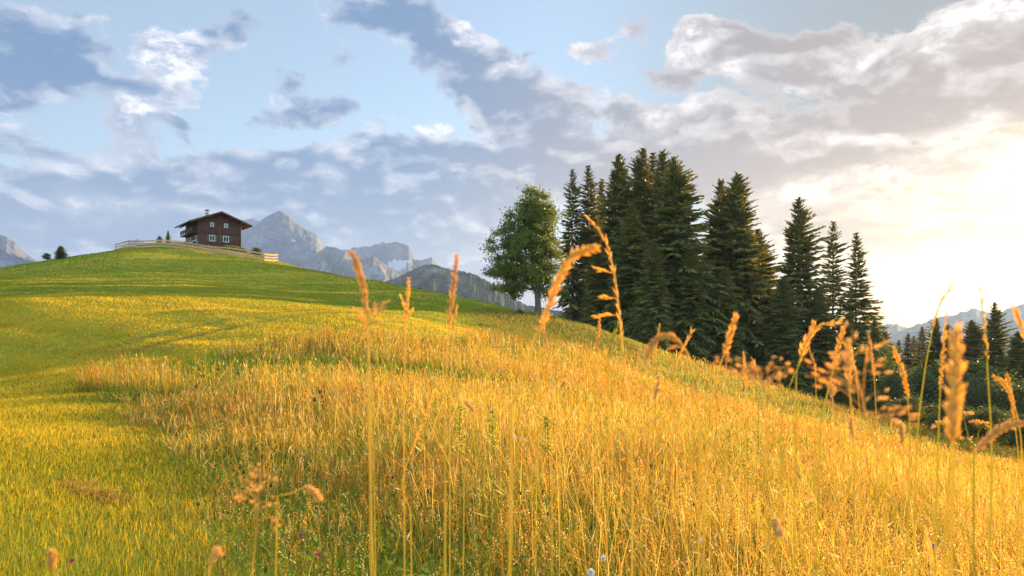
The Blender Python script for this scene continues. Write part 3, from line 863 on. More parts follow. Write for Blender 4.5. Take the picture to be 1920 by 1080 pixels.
def build_hut():
    px, Y = 412, 155.0
    x = (px - 960) / F * Y
    z = (HZ - 466) / F * Y - .1
    hut = empty('mountain_hut', (x, Y, z), radians(36), 'dark brown timber hut with wide gable roof on top of the grassy hill', 'hut')
    W, L, HE, PK = 4.0, 9.5, 5.40, 6.95      # half width, length, wall height at the eave, underside of the ridge
    SL = (PK - HE) / W
    g = random.Random(4)
    # stone footing
    m = MB()
    m.box((0, L / 2, -.45), (2 * W + .12, L + .12, 1.6))
    m.build('stone_base', M_STONE, hut)
    # squared logs: courses on the gable and on the long sides
    m = MB()
    m.add([(-W, .08, .2), (W, .08, .2), (W, .08, HE), (0, .08, PK), (-W, .08, HE), (-W, L - .08, .2), (W, L - .08, .2), (W, L - .08, HE), (0, L - .08, PK), (-W, L - .08, HE)],
          [(0, 1, 2, 3, 4), (9, 8, 7, 6, 5), (0, 4, 9, 5), (1, 6, 7, 2)])
    zc = .35; k = 0
    while zc < PK - .1:
        hw = W if zc + .2 < HE else max(0, (PK - zc - .22) / SL)
        if hw > .15:
            c = g.uniform(.75, 1.3); c = (c, c, c)
            m.box((0, .055, zc + .1), (2 * hw, .11 + g.uniform(0, .03), .20), col=c)
            m.box((0, L - .055, zc + .1), (2 * hw, .11, .20), col=c)
            if zc + .2 < HE:
                c2 = (g.uniform(.75, 1.3),) * 3
                m.box((-W + .055, L / 2, zc + .1), (.13 + g.uniform(0, .03), L - .02, .20), col=c2)
                m.box((W - .055, L / 2, zc + .1), (.13, L - .02, .20), col=c2)
        zc += .222
    wall = m.build('wall', M_LOG, hut)
    m = MB()
    m.box((.02, -.06, PK / 2 - .1), (.20, .14, PK - .2))
    m.build('centre_post', M_TRIM, wall)
    for sx in (-1, 1):
        m = MB()
        m.box((sx * (W - .04), -.05, HE / 2), (.24, .12, HE), col=(.8, .8, .8))
        m.build('corner_post', M_TRIM, wall)
    # roof: two slabs with overhang, barge boards, purlin ends, chimney
    OV, FO, BO, T = 1.95, 1.35, 1.0, .16
    r = MB()
    for sx in (-1, 1):
        ex = sx * (W + OV); ez = PK + .06 - SL * (W + OV)
        a = [(0, -FO, PK + .06), (ex, -FO, ez), (ex, L + BO, ez), (0, L + BO, PK + .06)]
        b = [(p[0], p[1], p[2] + T) for p in a]
        f = [(0, 1, 2, 3), (7, 6, 5, 4), (0, 4, 5, 1), (1, 5, 6, 2), (2, 6, 7, 3)]
        r.add(a + b, f if sx > 0 else [tuple(reversed(q)) for q in f])
        n = 15                                     # shingle courses lapped down the slope
        for i in range(n):
            t0, t1 = i / n, (i + 1.25) / n
            p0 = Vector((ex * (1 - t0), 0, ez + (PK + .06 - ez) * (1 - (1 - t0)) + T))
            x0 = ex * (1 - i / n); x1 = ex * (1 - min(1, (i + 1.15) / n))
            z0 = PK + .06 - SL * abs(x0) + T + .05; z1 = PK + .06 - SL * abs(x1) + T + .012
            c = (g.uniform(.8, 1.25),) * 3
            q = [(x0, -FO - .02, z0), (x0, L + BO + .02, z0), (x1, L + BO + .02, z1), (x1, -FO - .02, z1), (x0, -FO - .02, z0 - .04), (x0, L + BO + .02, z0 - .04)]
            r.add(q, [(0, 1, 2, 3), (0, 4, 5, 1)], c)
    roof = r.build('roof', M_ROOF, hut)
    for sx in (-1, 1):
        m = MB()
        ex = sx * (W + OV); ez = PK + .06 - SL * (W + OV)
        m.bar((0, -FO - .05, PK + .10), (ex, -FO - .05, ez + .04), .06, .30)
        m.build('barge_board', M_TRIM, roof)
    for xx in (-W - .9, -W, -W / 2, 0, W / 2, W, W + .9):
        m = MB()
        zz = PK - SL * abs(xx) - .14
        m.box((xx, -.55 if abs(xx) < W + .1 else L / 2, zz), (.20, 1.35, .26) if abs(xx) < W + .1 else (.16, L + BO + FO - .3, .2))
        m.build('purlin', M_TRIM, roof)
    ch = MB()
    ch.box((-1.5, 3.4, PK - .10), (.52, .52, 1.2))
    chim = ch.build('chimney', M_STONE, roof)
    m = MB()
    for a, b in ((-1, -1), (-1, 1), (1, -1), (1, 1)): m.box((-1.5 + a * .2, 3.4 + b * .2, PK + .73), (.06, .06, .3))
    m.add([(-1.95, 2.95, PK + .86), (-1.05, 2.95, PK + .86), (-1.05, 3.85, PK + .86), (-1.95, 3.85, PK + .86), (-1.5, 3.4, PK + 1.12)], [(3, 2, 1, 0), (0, 1, 4), (1, 2, 4), (2, 3, 4), (3, 0, 4)])
    m.build('chimney_cap', M_METAL, roof)
    # windows of the gable
    for wx, wz, ww, wh, sh in ((-1.44, 2.0, 1.05, 1.22, .52), (1.18, 2.0, 1.05, 1.22, .52), (-1.46, 4.62, .64, .82, .34), (1.18, 4.62, .64, .82, .34)):
        w = MB(); t = .09
        for sx in (-1, 1): w.box((wx + sx * (ww / 2 - t / 2), -.03, wz), (t, .12, wh))
        w.box((wx, -.03, wz), (.09, .12, wh - 2 * t))
        for sz in (-1, 1): w.box((wx, -.03, wz + sz * (wh / 2 - t / 2)), (ww - 2 * t, .12, t))
        wo = w.build('window', M_FRAME, hut)
        w = MB(); w.box((wx, -.015, wz), (ww - 2 * t, .012, wh - 2 * t)); w.build('pane', M_GLASS, wo)
        w = MB()
        for sx in (-1, 1):
            w.box((wx + sx * ww * .25, .012 - .012, wz), (ww * .40, .008, wh - 2 * t))
        w.build('curtain', M_CURT, wo)
        w = MB(); w.box((wx, -.10, wz - wh / 2 - .05), (ww + .2, .22, .07)); w.build('sill', M_TRIM, wo)
        for sx in (-1, 1):
            w = MB()
            cx = wx + sx * (ww / 2 + sh / 2 + .03)
            for q in range(4): w.box((cx + (q - 1.5) * sh / 4, -.055, wz), (sh / 4 - .012, .05, wh + .08))
            for q in (-.3, .3): w.box((cx, -.09, wz + q * wh), (sh, .03, .09))
            w.build('shutter', M_SHUT, wo)
    for vx in (-3.85, -1.38, 1.12, 3.7):
        m = MB()
        m.box((vx, -.12, 3.15), (.26, .26, .24)); m.box((vx, -.27, 3.15), (.16, .05, .14))
        m.build('beam_end', M_METAL if abs(vx) < 2 else M_TRIM, wall)
    # long side towards the left: door, small windows, balcony rail, bench
    d = MB(); d.box((-W - .04, 3.2, 1.25), (.10, 1.0, 2.1)); dr = d.build('door', M_TRIM, hut)
    d = MB(); d.box((-W - .14, 2.85, 1.2), (.10, .05, .16)); d.build('handle', M_METAL, dr)
    for wy in (1.3, 5.6, 7.6):
        w = MB(); w.box((-W - .03, wy, 2.0), (.12, .85, 1.0)); wo = w.build('window', M_FRAME, hut)
        w = MB(); w.box((-W - .085, wy, 2.0), (.02, .66, .80)); w.build('pane', M_METAL, wo)
        for sy in (-1, 1):
            w = MB(); w.box((-W - .06, wy + sy * .68, 2.0), (.05, .45, 1.06)); w.build('shutter', M_SHUT, wo)
    b = MB()
    b.box((-W - .6, L / 2, 2.95), (1.1, L - .6, .12))
    for q in np.linspace(.5, L - .5, 8): b.box((-W - 1.1, q, 3.45), (.10, .10, .92))
    for q in (3.3, 3.5, 3.7, 3.88): b.box((-W - 1.1, L / 2, q), (.06, L - .7, .14))
    b.build('balcony', M_LOG, hut)
    # downpipe on the right corner
    m = MB(); m.tube([(W + .10, -.12, .1), (W + .10, -.12, 4.6), (W + .6, -.4, 4.95), (W + 1.6, -.6, 4.62)], .05, 6)
    m.build('downpipe', mat_solid('copper_pipe', (.30, .17, .09), (.38, .22, .12), 4, .45), hut)
    # flowering shrub by the corner, bench-high
    R = hut.matrix_basis
    p = Matrix.Translation(hut.location) @ Matrix.Rotation(radians(36), 4, 'Z') @ Vector((-W - .9, -.9, 0))
    fb = empty('flower_shrub', (p.x, p.y, gz(p.x, p.y)), 0, 'white flowering shrub at the left corner of the hut', 'shrub')
    fb.scale = (.14, .14, .17)
    link('leaves', BUSHT[1][0], fb); link('stem', BUSHT[1][1], fb)
    gg = np.random.default_rng(3); n = 260
    d = gg.normal(size=(n, 3)); d /= np.linalg.norm(d, axis=1, keepdims=True)
    base = d * np.array([3.6, 3.6, 3.0]) + np.array([0, 0, 4.4])
    V, Fq = quads_from(base, d, np.full(n, .9), np.full(n, .9), gg)
    link('blossom', mesh_np('blossom', V, [Fq], M_PETAL, np.full((len(V), 3), .8)), fb)
build_hut()

# flower bed under the gable: low yellow green herbs
def herb_bed():
    g = np.random.default_rng(8); n = 2600
    a = radians(36); ox, oy = (412 - 960) / F * 155, 155.0
    lx = g.uniform(.6, 4.8, n); ly = g.uniform(-1.6, -.3, n)
    x = ox + lx * cos(a) - ly * sin(a); y = oy + lx * sin(a) + ly * cos(a)
    base = np.stack([x, y, ground(x, y) - .03], 1)
    d = g.normal(0, .35, (n, 3)); d[:, 2] = 1; d /= np.linalg.norm(d, axis=1, keepdims=True)
    V, Fq = quads_from(base, d, g.uniform(.4, 1.1, n), np.full(n, .14), g)
    c = np.array([.11, .13, .02]) + (np.array([.26, .22, .02]) - np.array([.11, .13, .02])) * g.random(n)[:, None]
    tag(link('herb_bed', mesh_np('herb_bed', V, [Fq], M_FOLIAGE, np.repeat(c, 4, 0))), 'bed of yellow green herbs under the right half of the gable', 'flower bed', kind='stuff')
herb_bed()

def build_fence():
    m_w = mat_solid('fence_timber', (0.33, 0.18, 0.088), (0.46, 0.27, 0.14), 3, 0.8, (1, 1, 4), 0.3, attr=True)
    P = []
    for px, Y, py in FENCE:
        x = (px - 960) / F * Y
        P.append(Vector((x, Y, gz(x, Y))))
    f = empty('wooden_fence', tuple(P[4]), 0, 'pale three rail timber fence curving round the hut', 'fence')
    off = P[4]
    for p in P:
        m = MB(); q = p - off
        m.box((q.x, q.y, q.z + .60), (.17, .17, 2.1), rz=.5)
        m.build('post', m_w, f)
    for a, b in zip(P[:-1], P[1:]):
        d = (b - a).normalized(); nrm = Vector((d.y, -d.x, 0)).normalized() * .09
        if nrm.y > 0: nrm = -nrm
        for hgt in (.34, .86, 1.38):
            m = MB(); c = (random.uniform(.8, 1.2),) * 3
            m.bar(a - off + nrm + Vector((0, 0, hgt)) - d * .06, b - off + nrm + Vector((0, 0, hgt + random.uniform(-.03, .03))) + d * .06, .05, .27, col=c)
            m.build('rail', m_w, f)
build_fence()


# ------------------------------------------------------------------ grass
class Grass:
    def __init__(self): self.V = []; self.T = []; self.Q = []; self.C = []; self.n = 0
    def put(self, V, T, Q, C):
        self.V.append(V); self.C.append(C)
        if T is not None: self.T.append(T + self.n)
        if Q is not None: self.Q.append(Q + self.n)
        self.n += len(V)
    def build(self, name, mat):
        f = []
        if self.T: f.append(np.concatenate(self.T))
        if self.Q: f.append(np.concatenate(self.Q))
        return link(name, mesh_np(name, np.concatenate(self.V), f, mat, np.concatenate(self.C)))

def blades(G, P, h, w, lean, bend, c0, c1, g):
    """curved blades: root pair, middle pair, tip; returns the tip and its direction"""
    n = len(P)
    a = g.uniform(0, 2 * pi, n)
    wd = np.stack([np.cos(a), np.sin(a), np.zeros(n)], 1) * (w / 2)[:, None]
    ld = np.stack([np.cos(lean), np.sin(lean), np.zeros(n)], 1)
    def pt(s):
        q = P + ld * (h * bend * s ** 2)[:, None]
        q[:, 2] += h * (s - .30 * bend ** 2 * s ** 2)
        return q
    m = pt(.55); t = pt(1.0)
    V = np.stack([P - wd, P + wd, m - wd * .8, m + wd * .8, t], 1).reshape(-1, 3)
    k = np.arange(n)[:, None] * 5
    Q = k + np.array([[0, 1, 3, 2]]); T = k + np.array([[2, 3, 4]])
    cm = c0 + (c1 - c0) * .6
    C = np.stack([c0, c0, cm, cm, c1], 1).reshape(-1, 3)
    G.put(V, T, Q, C)
    d = pt(1.0) - pt(.85); d /= np.linalg.norm(d, axis=1, keepdims=True)
    return t, d

def heads(G, tip, d, L, w, c, g, planes=2):
    """an ear: crossed spindles set along the end of the stem"""
    n = len(tip)
    for k in range(planes):
        rv = g.normal(size=(n, 3)); W = np.cross(d, rv); W /= np.linalg.norm(W, axis=1, keepdims=True)
        b = tip - d * (L * .75)[:, None]
        m = b + d * (L * .45)[:, None]
        V = np.stack([b, m + W * (w / 2)[:, None], b + d * L[:, None], m - W * (w / 2)[:, None]], 1).reshape(-1, 3)
        G.put(V, None, np.arange(n * 4).reshape(-1, 4), np.repeat(c, 4, 0))

def spikelets(G, tip, d, L, spread, c, g, per=12, size=.011):   # far ones are drawn a little larger so that they still catch the light
    n = len(tip)
    i = np.repeat(np.arange(n), per); s = np.tile((np.arange(per) + .5) / per, n)
    off = g.normal(size=(n * per, 3)); off -= d[i] * (off * d[i]).sum(1, keepdims=True)
    off /= np.linalg.norm(off, axis=1, keepdims=True) + 1e-9
    b = tip[i] - d[i] * (L[i] * s)[:, None] + off * (spread[i] * (.25 + s) * g.random(n * per))[:, None]
    dd = d[i] * .8 + off * .6 + g.normal(0, .2, (n * per, 3)); dd /= np.linalg.norm(dd, axis=1, keepdims=True)
    l = np.maximum(size, b[:, 1] * .0012) * g.uniform(.7, 1.4, n * per)
    V, Q = quads_from(b, dd, l, l * .42, g)
    G.put(V, None, Q, np.repeat(c[i] * g.uniform(.8, 1.2, (n * per, 1)), 4, 0))

def scatter(n, y0, y1, cap, k, g, pa=-260, pb=2180):
    """points on the ground in front of the lens, thinning out with distance: density = min(cap, k / y^2) per square metre"""
    yy = np.geomspace(y0, y1, 4000)
    dens = np.minimum(cap, k / yy ** 2) * yy
    cdf = np.concatenate([[0], np.cumsum((dens[1:] + dens[:-1]) / 2 * np.diff(yy))])
    tot = cdf[-1] * (pb - pa) / F
    N_ = int(tot) if n is None else min(n, int(tot))
    y = np.interp(g.random(N_) * cdf[-1], cdf, yy)
    x = ((pa + (pb - pa) * g.random(N_)) - 960) / F * y
    return x, y

def lerp(a, b, t): return np.array(a) + (np.array(b) - np.array(a)) * t[:, None]
def hollow(x, y):
    """a damp dip across the meadow: lower, greener growth"""
    q = ((x + 4.8) / 5.8) ** 2 + ((y - 21.2 + .10 * x) / 4.0) ** 2 + (vnoise(x * .8, y * .8) - .5) * .9
    return sstep(1.25 - q, 0, .5)
def edge_green(x, y):
    return np.exp(-np.maximum(y, 0) / 4.5) * sstep(1.3 - x / np.maximum(y, 1) * 4, 0, 1.5)

def build_meadow():
    g = np.random.default_rng(42)
    G = Grass()
    x, y = scatter(None, 1.45, 102, 640, 66000, g)
    k = meadow(x, y) & (g.random(len(x)) < .30 + .70 * sstep(fbm(x * 1.6 + 3, y * 1.1, 3), .36, .60)) & (g.random(len(x)) > .85 * np.clip(1.6 * edge_green(x, y), 0, 1)); x, y = x[k], y[k]; n = len(x)
    P = np.stack([x, y, ground(x, y) - .02], 1)
    patch = fbm(x * .35 + 9, y * .35, 4); fine = g.random(n)
    hol = hollow(x, y)
    h = (.52 + .40 * (patch - .2) + .22 * g.random(n)) * (1 - .70 * hol)
    h = h * g.choice([.62, .8, 1.0, 1.12, 1.3], n, p=[.22, .28, .30, .15, .05])
    # the growth gets lower towards the mown strip
    run = np.full(n, 5.0)
    for t in np.arange(4.75, 0, -.25):
        run = np.where(meadow(x - .64 * t, y - .77 * t), run, t)
    cap = np.where(y < 16, .09 + .145 * run + .07 * g.random(n) + np.where(g.random(n) < .03, .25, 0), .35 + .5 * run + .2 * g.random(n))
    h = np.minimum(h, cap)
    # the tallest stems thin out where the lens stands
    h = np.minimum(h, .70 + .25 * sstep(y, 2, 6) + .15 * g.random(n))
    w = np.maximum(.0022, y * .00075) * g.uniform(.7, 1.3, n)
    lean = np.where(g.random(n) < .5, g.normal(2.7, .9, n), g.uniform(0, 6.28, n)) + (fbm(x * .8 + 60, y * .8, 2) - .5) * 4
    bend = np.where(g.random(n) < .28, g.uniform(.35, .95, n), np.abs(g.normal(.18, .14, n))) * (.6 + 1.0 * fbm(x * .9 + 20, y * .9, 2))
    kind = g.random(n)
    straw = lerp((.52, .325, .034), (.72, .48, .070), fine)
    rust = lerp((.46, .20, .030), (.58, .29, .045), fine)
    green = lerp((.20, .24, .025), (.38, .36, .035), fine)
    warm = np.clip(.22 + (patch - .5) * 2.6 + .28 * sstep(y, 9, 24), 0.03, .85)
    c1 = np.where((kind < warm)[:, None], rust, straw)
    c1 = np.where((kind > .86 - .5 * hol - .5 * edge_green(x, y) - .5 * sstep(fbm(x * .7 + 31, y * .5, 3), .55, .70))[:, None], green, c1)
    c1 = np.where((g.random(n) < .10)[:, None], lerp((.62, .48, .17), (.80, .66, .32), fine), c1)
    c1 = np.where((g.random(n) < .06)[:, None], lerp((.22, .10, .03), (.36, .17, .05), fine), c1)
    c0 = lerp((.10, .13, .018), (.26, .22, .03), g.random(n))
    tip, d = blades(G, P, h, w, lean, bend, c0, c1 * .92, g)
    has = g.random(n) < np.where(y > 7, .45, .60)
    far = has & (y > 7); nearm = has & (y <= 7)
    hl = g.uniform(.07, .15, n); hw = np.maximum(.007, y * .0009) * g.uniform(.7, 1.5, n)
    pale = lerp((.55, .38, .13), (.72, .56, .27), g.random(n))
    hc = np.where((g.random(n) < .17)[:, None], pale, c1)
    heads(G, tip[far], d[far], hl[far], hw[far], hc[far], g)
    spikelets(G, tip[nearm], d[nearm], hl[nearm], g.uniform(.003, .022, n)[nearm], hc[nearm], g)
    # airy panicles: a haze of fine spikelets above the stems
    ar = (g.random(n) < np.where(y < 9, .10, .05)) & (y < 26)
    spikelets(G, tip[ar] + np.array([0, 0, .05]), d[ar], np.full(ar.sum(), .16), g.uniform(.02, .06, ar.sum()), c1[ar], g, 16, .010)
    # long loose stems standing above the rest near the lens
    for (nf, y0, y1) in ((1500, 1.7, 7.0), (1400, 7.0, 18.0)):
        fy = y0 * (y1 / y0) ** g.random(nf); fx = ((-100 + 2200 * g.random(nf)) - 960) / F * fy
        kk = meadow(fx, fy) & meadow(fx - .8, fy) & meadow(fx - 1.6, fy); fx, fy = fx[kk], fy[kk]; m_ = len(fx)
        fr = g.random(m_)
        cc = np.where((fr < .45)[:, None], lerp((.58, .40, .06), (.74, .54, .12), g.random(m_)), lerp((.50, .27, .05), (.62, .36, .08), g.random(m_)))
        cc = np.where((fr > .85)[:, None], lerp((.34, .33, .04), (.46, .42, .06), g.random(m_)), cc)
        t2, d2 = blades(G, np.stack([fx, fy, ground(fx, fy) - .02], 1), g.uniform(.72, 1.08, m_), np.maximum(.0028, fy * .0008), g.normal(2.4, 1.5, m_), np.abs(g.normal(.30, .25, m_)), cc * .8, cc, g)
        q = fr < .40
        heads(G, t2[q], d2[q], g.uniform(.05, .11, q.sum()), np.maximum(.007, fy[q] * .001), cc[q] * 1.1, g, 3)
        spikelets(G, t2[~q], d2[~q], g.uniform(.10, .18, (~q).sum()), g.uniform(.004, .035, (~q).sum()), cc[~q], g, 18, .010)
    # nodding cream ears
    e = (g.random(n) < .008) & (y < 12)
    dd = d[e] + np.stack([np.cos(lean[e]), np.sin(lean[e]), -.5 * np.ones(e.sum())], 1) * g.uniform(.2, 1.1, (e.sum(), 1)); dd /= np.linalg.norm(dd, axis=1, keepdims=True)
    heads(G, tip[e] + dd * .05, dd, g.uniform(.06, .11, e.sum()), np.maximum(.011, y[e] * .0013), np.tile((.74, .60, .34), (e.sum(), 1)), g, 3)
    o = G.build('tall_grass', M_GRASS)
    tag(o, 'tall golden dry grass of the uncut meadow with seed heads', 'grass', kind='stuff')

    # leafy growth under the stems
    g = np.random.default_rng(43); G = Grass()
    x, y = scatter(None, 1.2, 102, 900, 30000, g)
    k = meadow(x, y); x, y = x[k], y[k]; n = len(x)
    P = np.stack([x, y, ground(x, y) - .02], 1)
    patch = fbm(x * .5 + 70, y * .5, 3); hol = hollow(x, y); eg = edge_green(x, y)
    h = g.uniform(.16, .42, n) * (.8 + .5 * patch) * (1 + .25 * hol)
    w = np.maximum(.0052, y * .0010) * g.uniform(.6, 1.4, n)
    run = np.full(n, 3.0)
    for t in np.arange(2.75, 0, -.25): run = np.where(meadow(x - .64 * t, y - .77 * t), run, t)
    h = np.minimum(h, np.where(y < 15, .05 + .11 * run + .05 * g.random(n), 9))
    gr = np.clip(.40 + .35 * np.exp(-y / 3.5) + .35 * (run < 1.5) + 1.3 * (patch - .5) + .7 * hol + .6 * eg + g.normal(0, .22, n), 0, 1)
    c1 = lerp((.44, .31, .045), (.12, .20, .018), gr); c0 = lerp((.16, .13, .025), (.055, .095, .012), gr)
    blades(G, P, h, w, g.uniform(0, 6.28, n), np.abs(g.normal(.45, .3, n)), c0, c1, g)
    # clover and herb leaves low down near the lens
    x, y = scatter(60000, 1.2, 8, 900, 9000, g); k = meadow(x, y) & (g.random(len(x)) < .15 + .85 * edge_green(x, y)); x, y = x[k], y[k]; n = len(x)
    P = np.stack([x, y, ground(x, y) + g.uniform(.03, .30, n)], 1)
    d = g.normal(size=(n, 3)); d[:, 2] = np.abs(d[:, 2]) * .4; d /= np.linalg.norm(d, axis=1, keepdims=True)
    l = g.uniform(.015, .045, n)
    V, Q = quads_from(P, d, l, l * .7, g, .7)
    G.put(V, None, Q, np.repeat(lerp((.045, .10, .014), (.11, .19, .025), g.random(n)), 4, 0))
    o = G.build('meadow_undergrowth', M_GRASS)
    tag(o, 'green leafy undergrowth between the dry grass stems', 'undergrowth', kind='stuff')

def build_mown():
    g = np.random.default_rng(44); G = Grass()
    x, y = scatter(None, 1.6, 190, 1900, 170000, g)
    k = ~meadow(x, y); x, y = x[k], y[k]
    px = x / y * F + 960
    k = (px < 1500) | (y < 110); x, y, px = x[k], y[k], px[k]; n = len(x)
    P = np.stack([x, y, ground(x, y) - .01], 1)
    big = fbm(x * .09 + 5, y * .09, 4); med = fbm(x * .6 + 50, y * .35 + 7, 4); fine = g.random(n)
    # mowing tracks following the slope
    tr = np.sin((y * .92 + x * .38 + (big - .5) * 8) * 2 * pi / 3.1)
    track = np.zeros(n)
    for off, am in ((0, 1), (1.7, .9), (5.6, .6), (7.3, .6)):
        xx = -14.9 + off + .20 * (y - 30) + .008 * (y - 34) ** 2
        track = np.maximum(track, am * np.exp(-((x - xx) / .30) ** 2) * sstep(y, 26, 30) * sstep(-y, -52, -44) * sstep(vnoise(x * .2, y * .9), .15, .4))
    rough = sstep(fbm(x * .25 + 88, y * .25, 3), .50, .66)
    h = (.035 + .04 * g.random(n) + .04 * med + .0007 * np.minimum(y, 120)) * (1 - .6 * track) + (.045 * g.random(n) ** 2 + np.where(g.random(n) < .06, .06 * g.random(n), 0)) * np.exp(-y / 11)
    w = np.maximum(.0042, y * .0009) * g.uniform(.6, 1.4, n)
    t = np.clip(.50 + 1.5 * (big - .5) + 1.0 * (med - .5) + .30 * tr + g.normal(0, .18, n) - .25 * rough, 0, 1)
    near = np.exp(-y / 9)
    t = np.clip(t - .12 * near, 0, 1)
    c1 = lerp((.39, .315, .020), (.64, .43, .032), t)
    up = sstep(y - 46 - 6 * (big - .5), 0, 10)[:, None] * .85
    c1 = c1 * (1 - up) + lerp((.17, .235, .022), (.30, .30, .034), np.clip(t + .1 * tr, 0, 1)) * up
    brown = np.array([.20, .11, .035])
    bf = np.clip(track * .95 + sstep(med, .60, .75) * .35 * (fine < .7), 0, 1)[:, None]
    c1 = c1 * (1 - bf) + brown * bf
    rg = (sstep(px, 850, 930) * sstep(y, 38, 44) * sstep(-y, -90, -70))[:, None] * .8        # rough olive grass below the maple, with the shade there painted into its colour
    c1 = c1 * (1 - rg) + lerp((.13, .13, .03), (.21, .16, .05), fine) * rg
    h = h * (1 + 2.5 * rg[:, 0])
    vv = (1 + g.normal(0, .28, n) * np.exp(-y / 25))[:, None]
    c1 = np.clip(c1 * np.clip(vv, .4, 1.5), 0, .8)
    gn = ((g.random(n) < .12) & (y < 22))[:, None]
    c1 = np.where(gn, lerp((.15, .23, .02), (.26, .32, .03), fine), c1)
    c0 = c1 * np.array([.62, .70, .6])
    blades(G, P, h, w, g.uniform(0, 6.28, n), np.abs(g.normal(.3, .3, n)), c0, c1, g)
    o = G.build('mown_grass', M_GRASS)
    tag(o, 'short mown yellow green grass covering the hill and the strip on the left', 'grass', kind='stuff')
    # cut ragged fringe at the foot of the uncut meadow
    g = np.random.default_rng(45); G = Grass()
    x, y = scatter(200000, 2, 24, 900, 20000, g, -200, 900)
    k = ~meadow(x, y) & meadow(x + (.25 + .07 * np.minimum(y, 12)) * g.random(len(x)) ** 1.5, y); x, y = x[k], y[k]; n = len(x)
    P = np.stack([x, y, ground(x, y) - .01], 1)
    fine = g.random(n)
    c1 = lerp((.12, .17, .02), (.30, .24, .05), fine ** 1.5)
    blades(G, P, g.uniform(.06, .20, n) + .14 * (g.random(n) < .12), np.maximum(.004, y * .001), g.normal(pi, .9, n), np.abs(g.normal(.7, .35, n)), c1 * .6, c1, g)
    o = G.build('grass_fringe', M_GRASS)
    tag(o, 'leaning green grass along the edge of the uncut meadow', 'grass', kind='stuff')
build_meadow()
build_mown()


# ------------------------------------------------------------------ single tall stalks and flowers
def spline(pts, n):
    """Catmull-Rom through points"""
    P = [Vector(p) for p in pts]
    P = [P[0] * 2 - P[1]] + P + [P[-1] * 2 - P[-2]]
    out = []
    seg = len(P) - 3
    for i in range(n + 1):
        u = i / n * seg; k = min(int(u), seg - 1); t = u - k
        a, b, c, d = P[k:k + 4]
        out.append(.5 * ((2 * b) + (c - a) * t + (2 * a - 5 * b + 4 * c - d) * t * t + (3 * b - a - 3 * c + d) * t ** 3))
    return out
GOLD = (.84, .58, .17); STRAW = (.76, .52, .15); RUST = (.70, .47, .18); GREENY = (.42, .40, .05); CREAM = (.78, .56, .22)

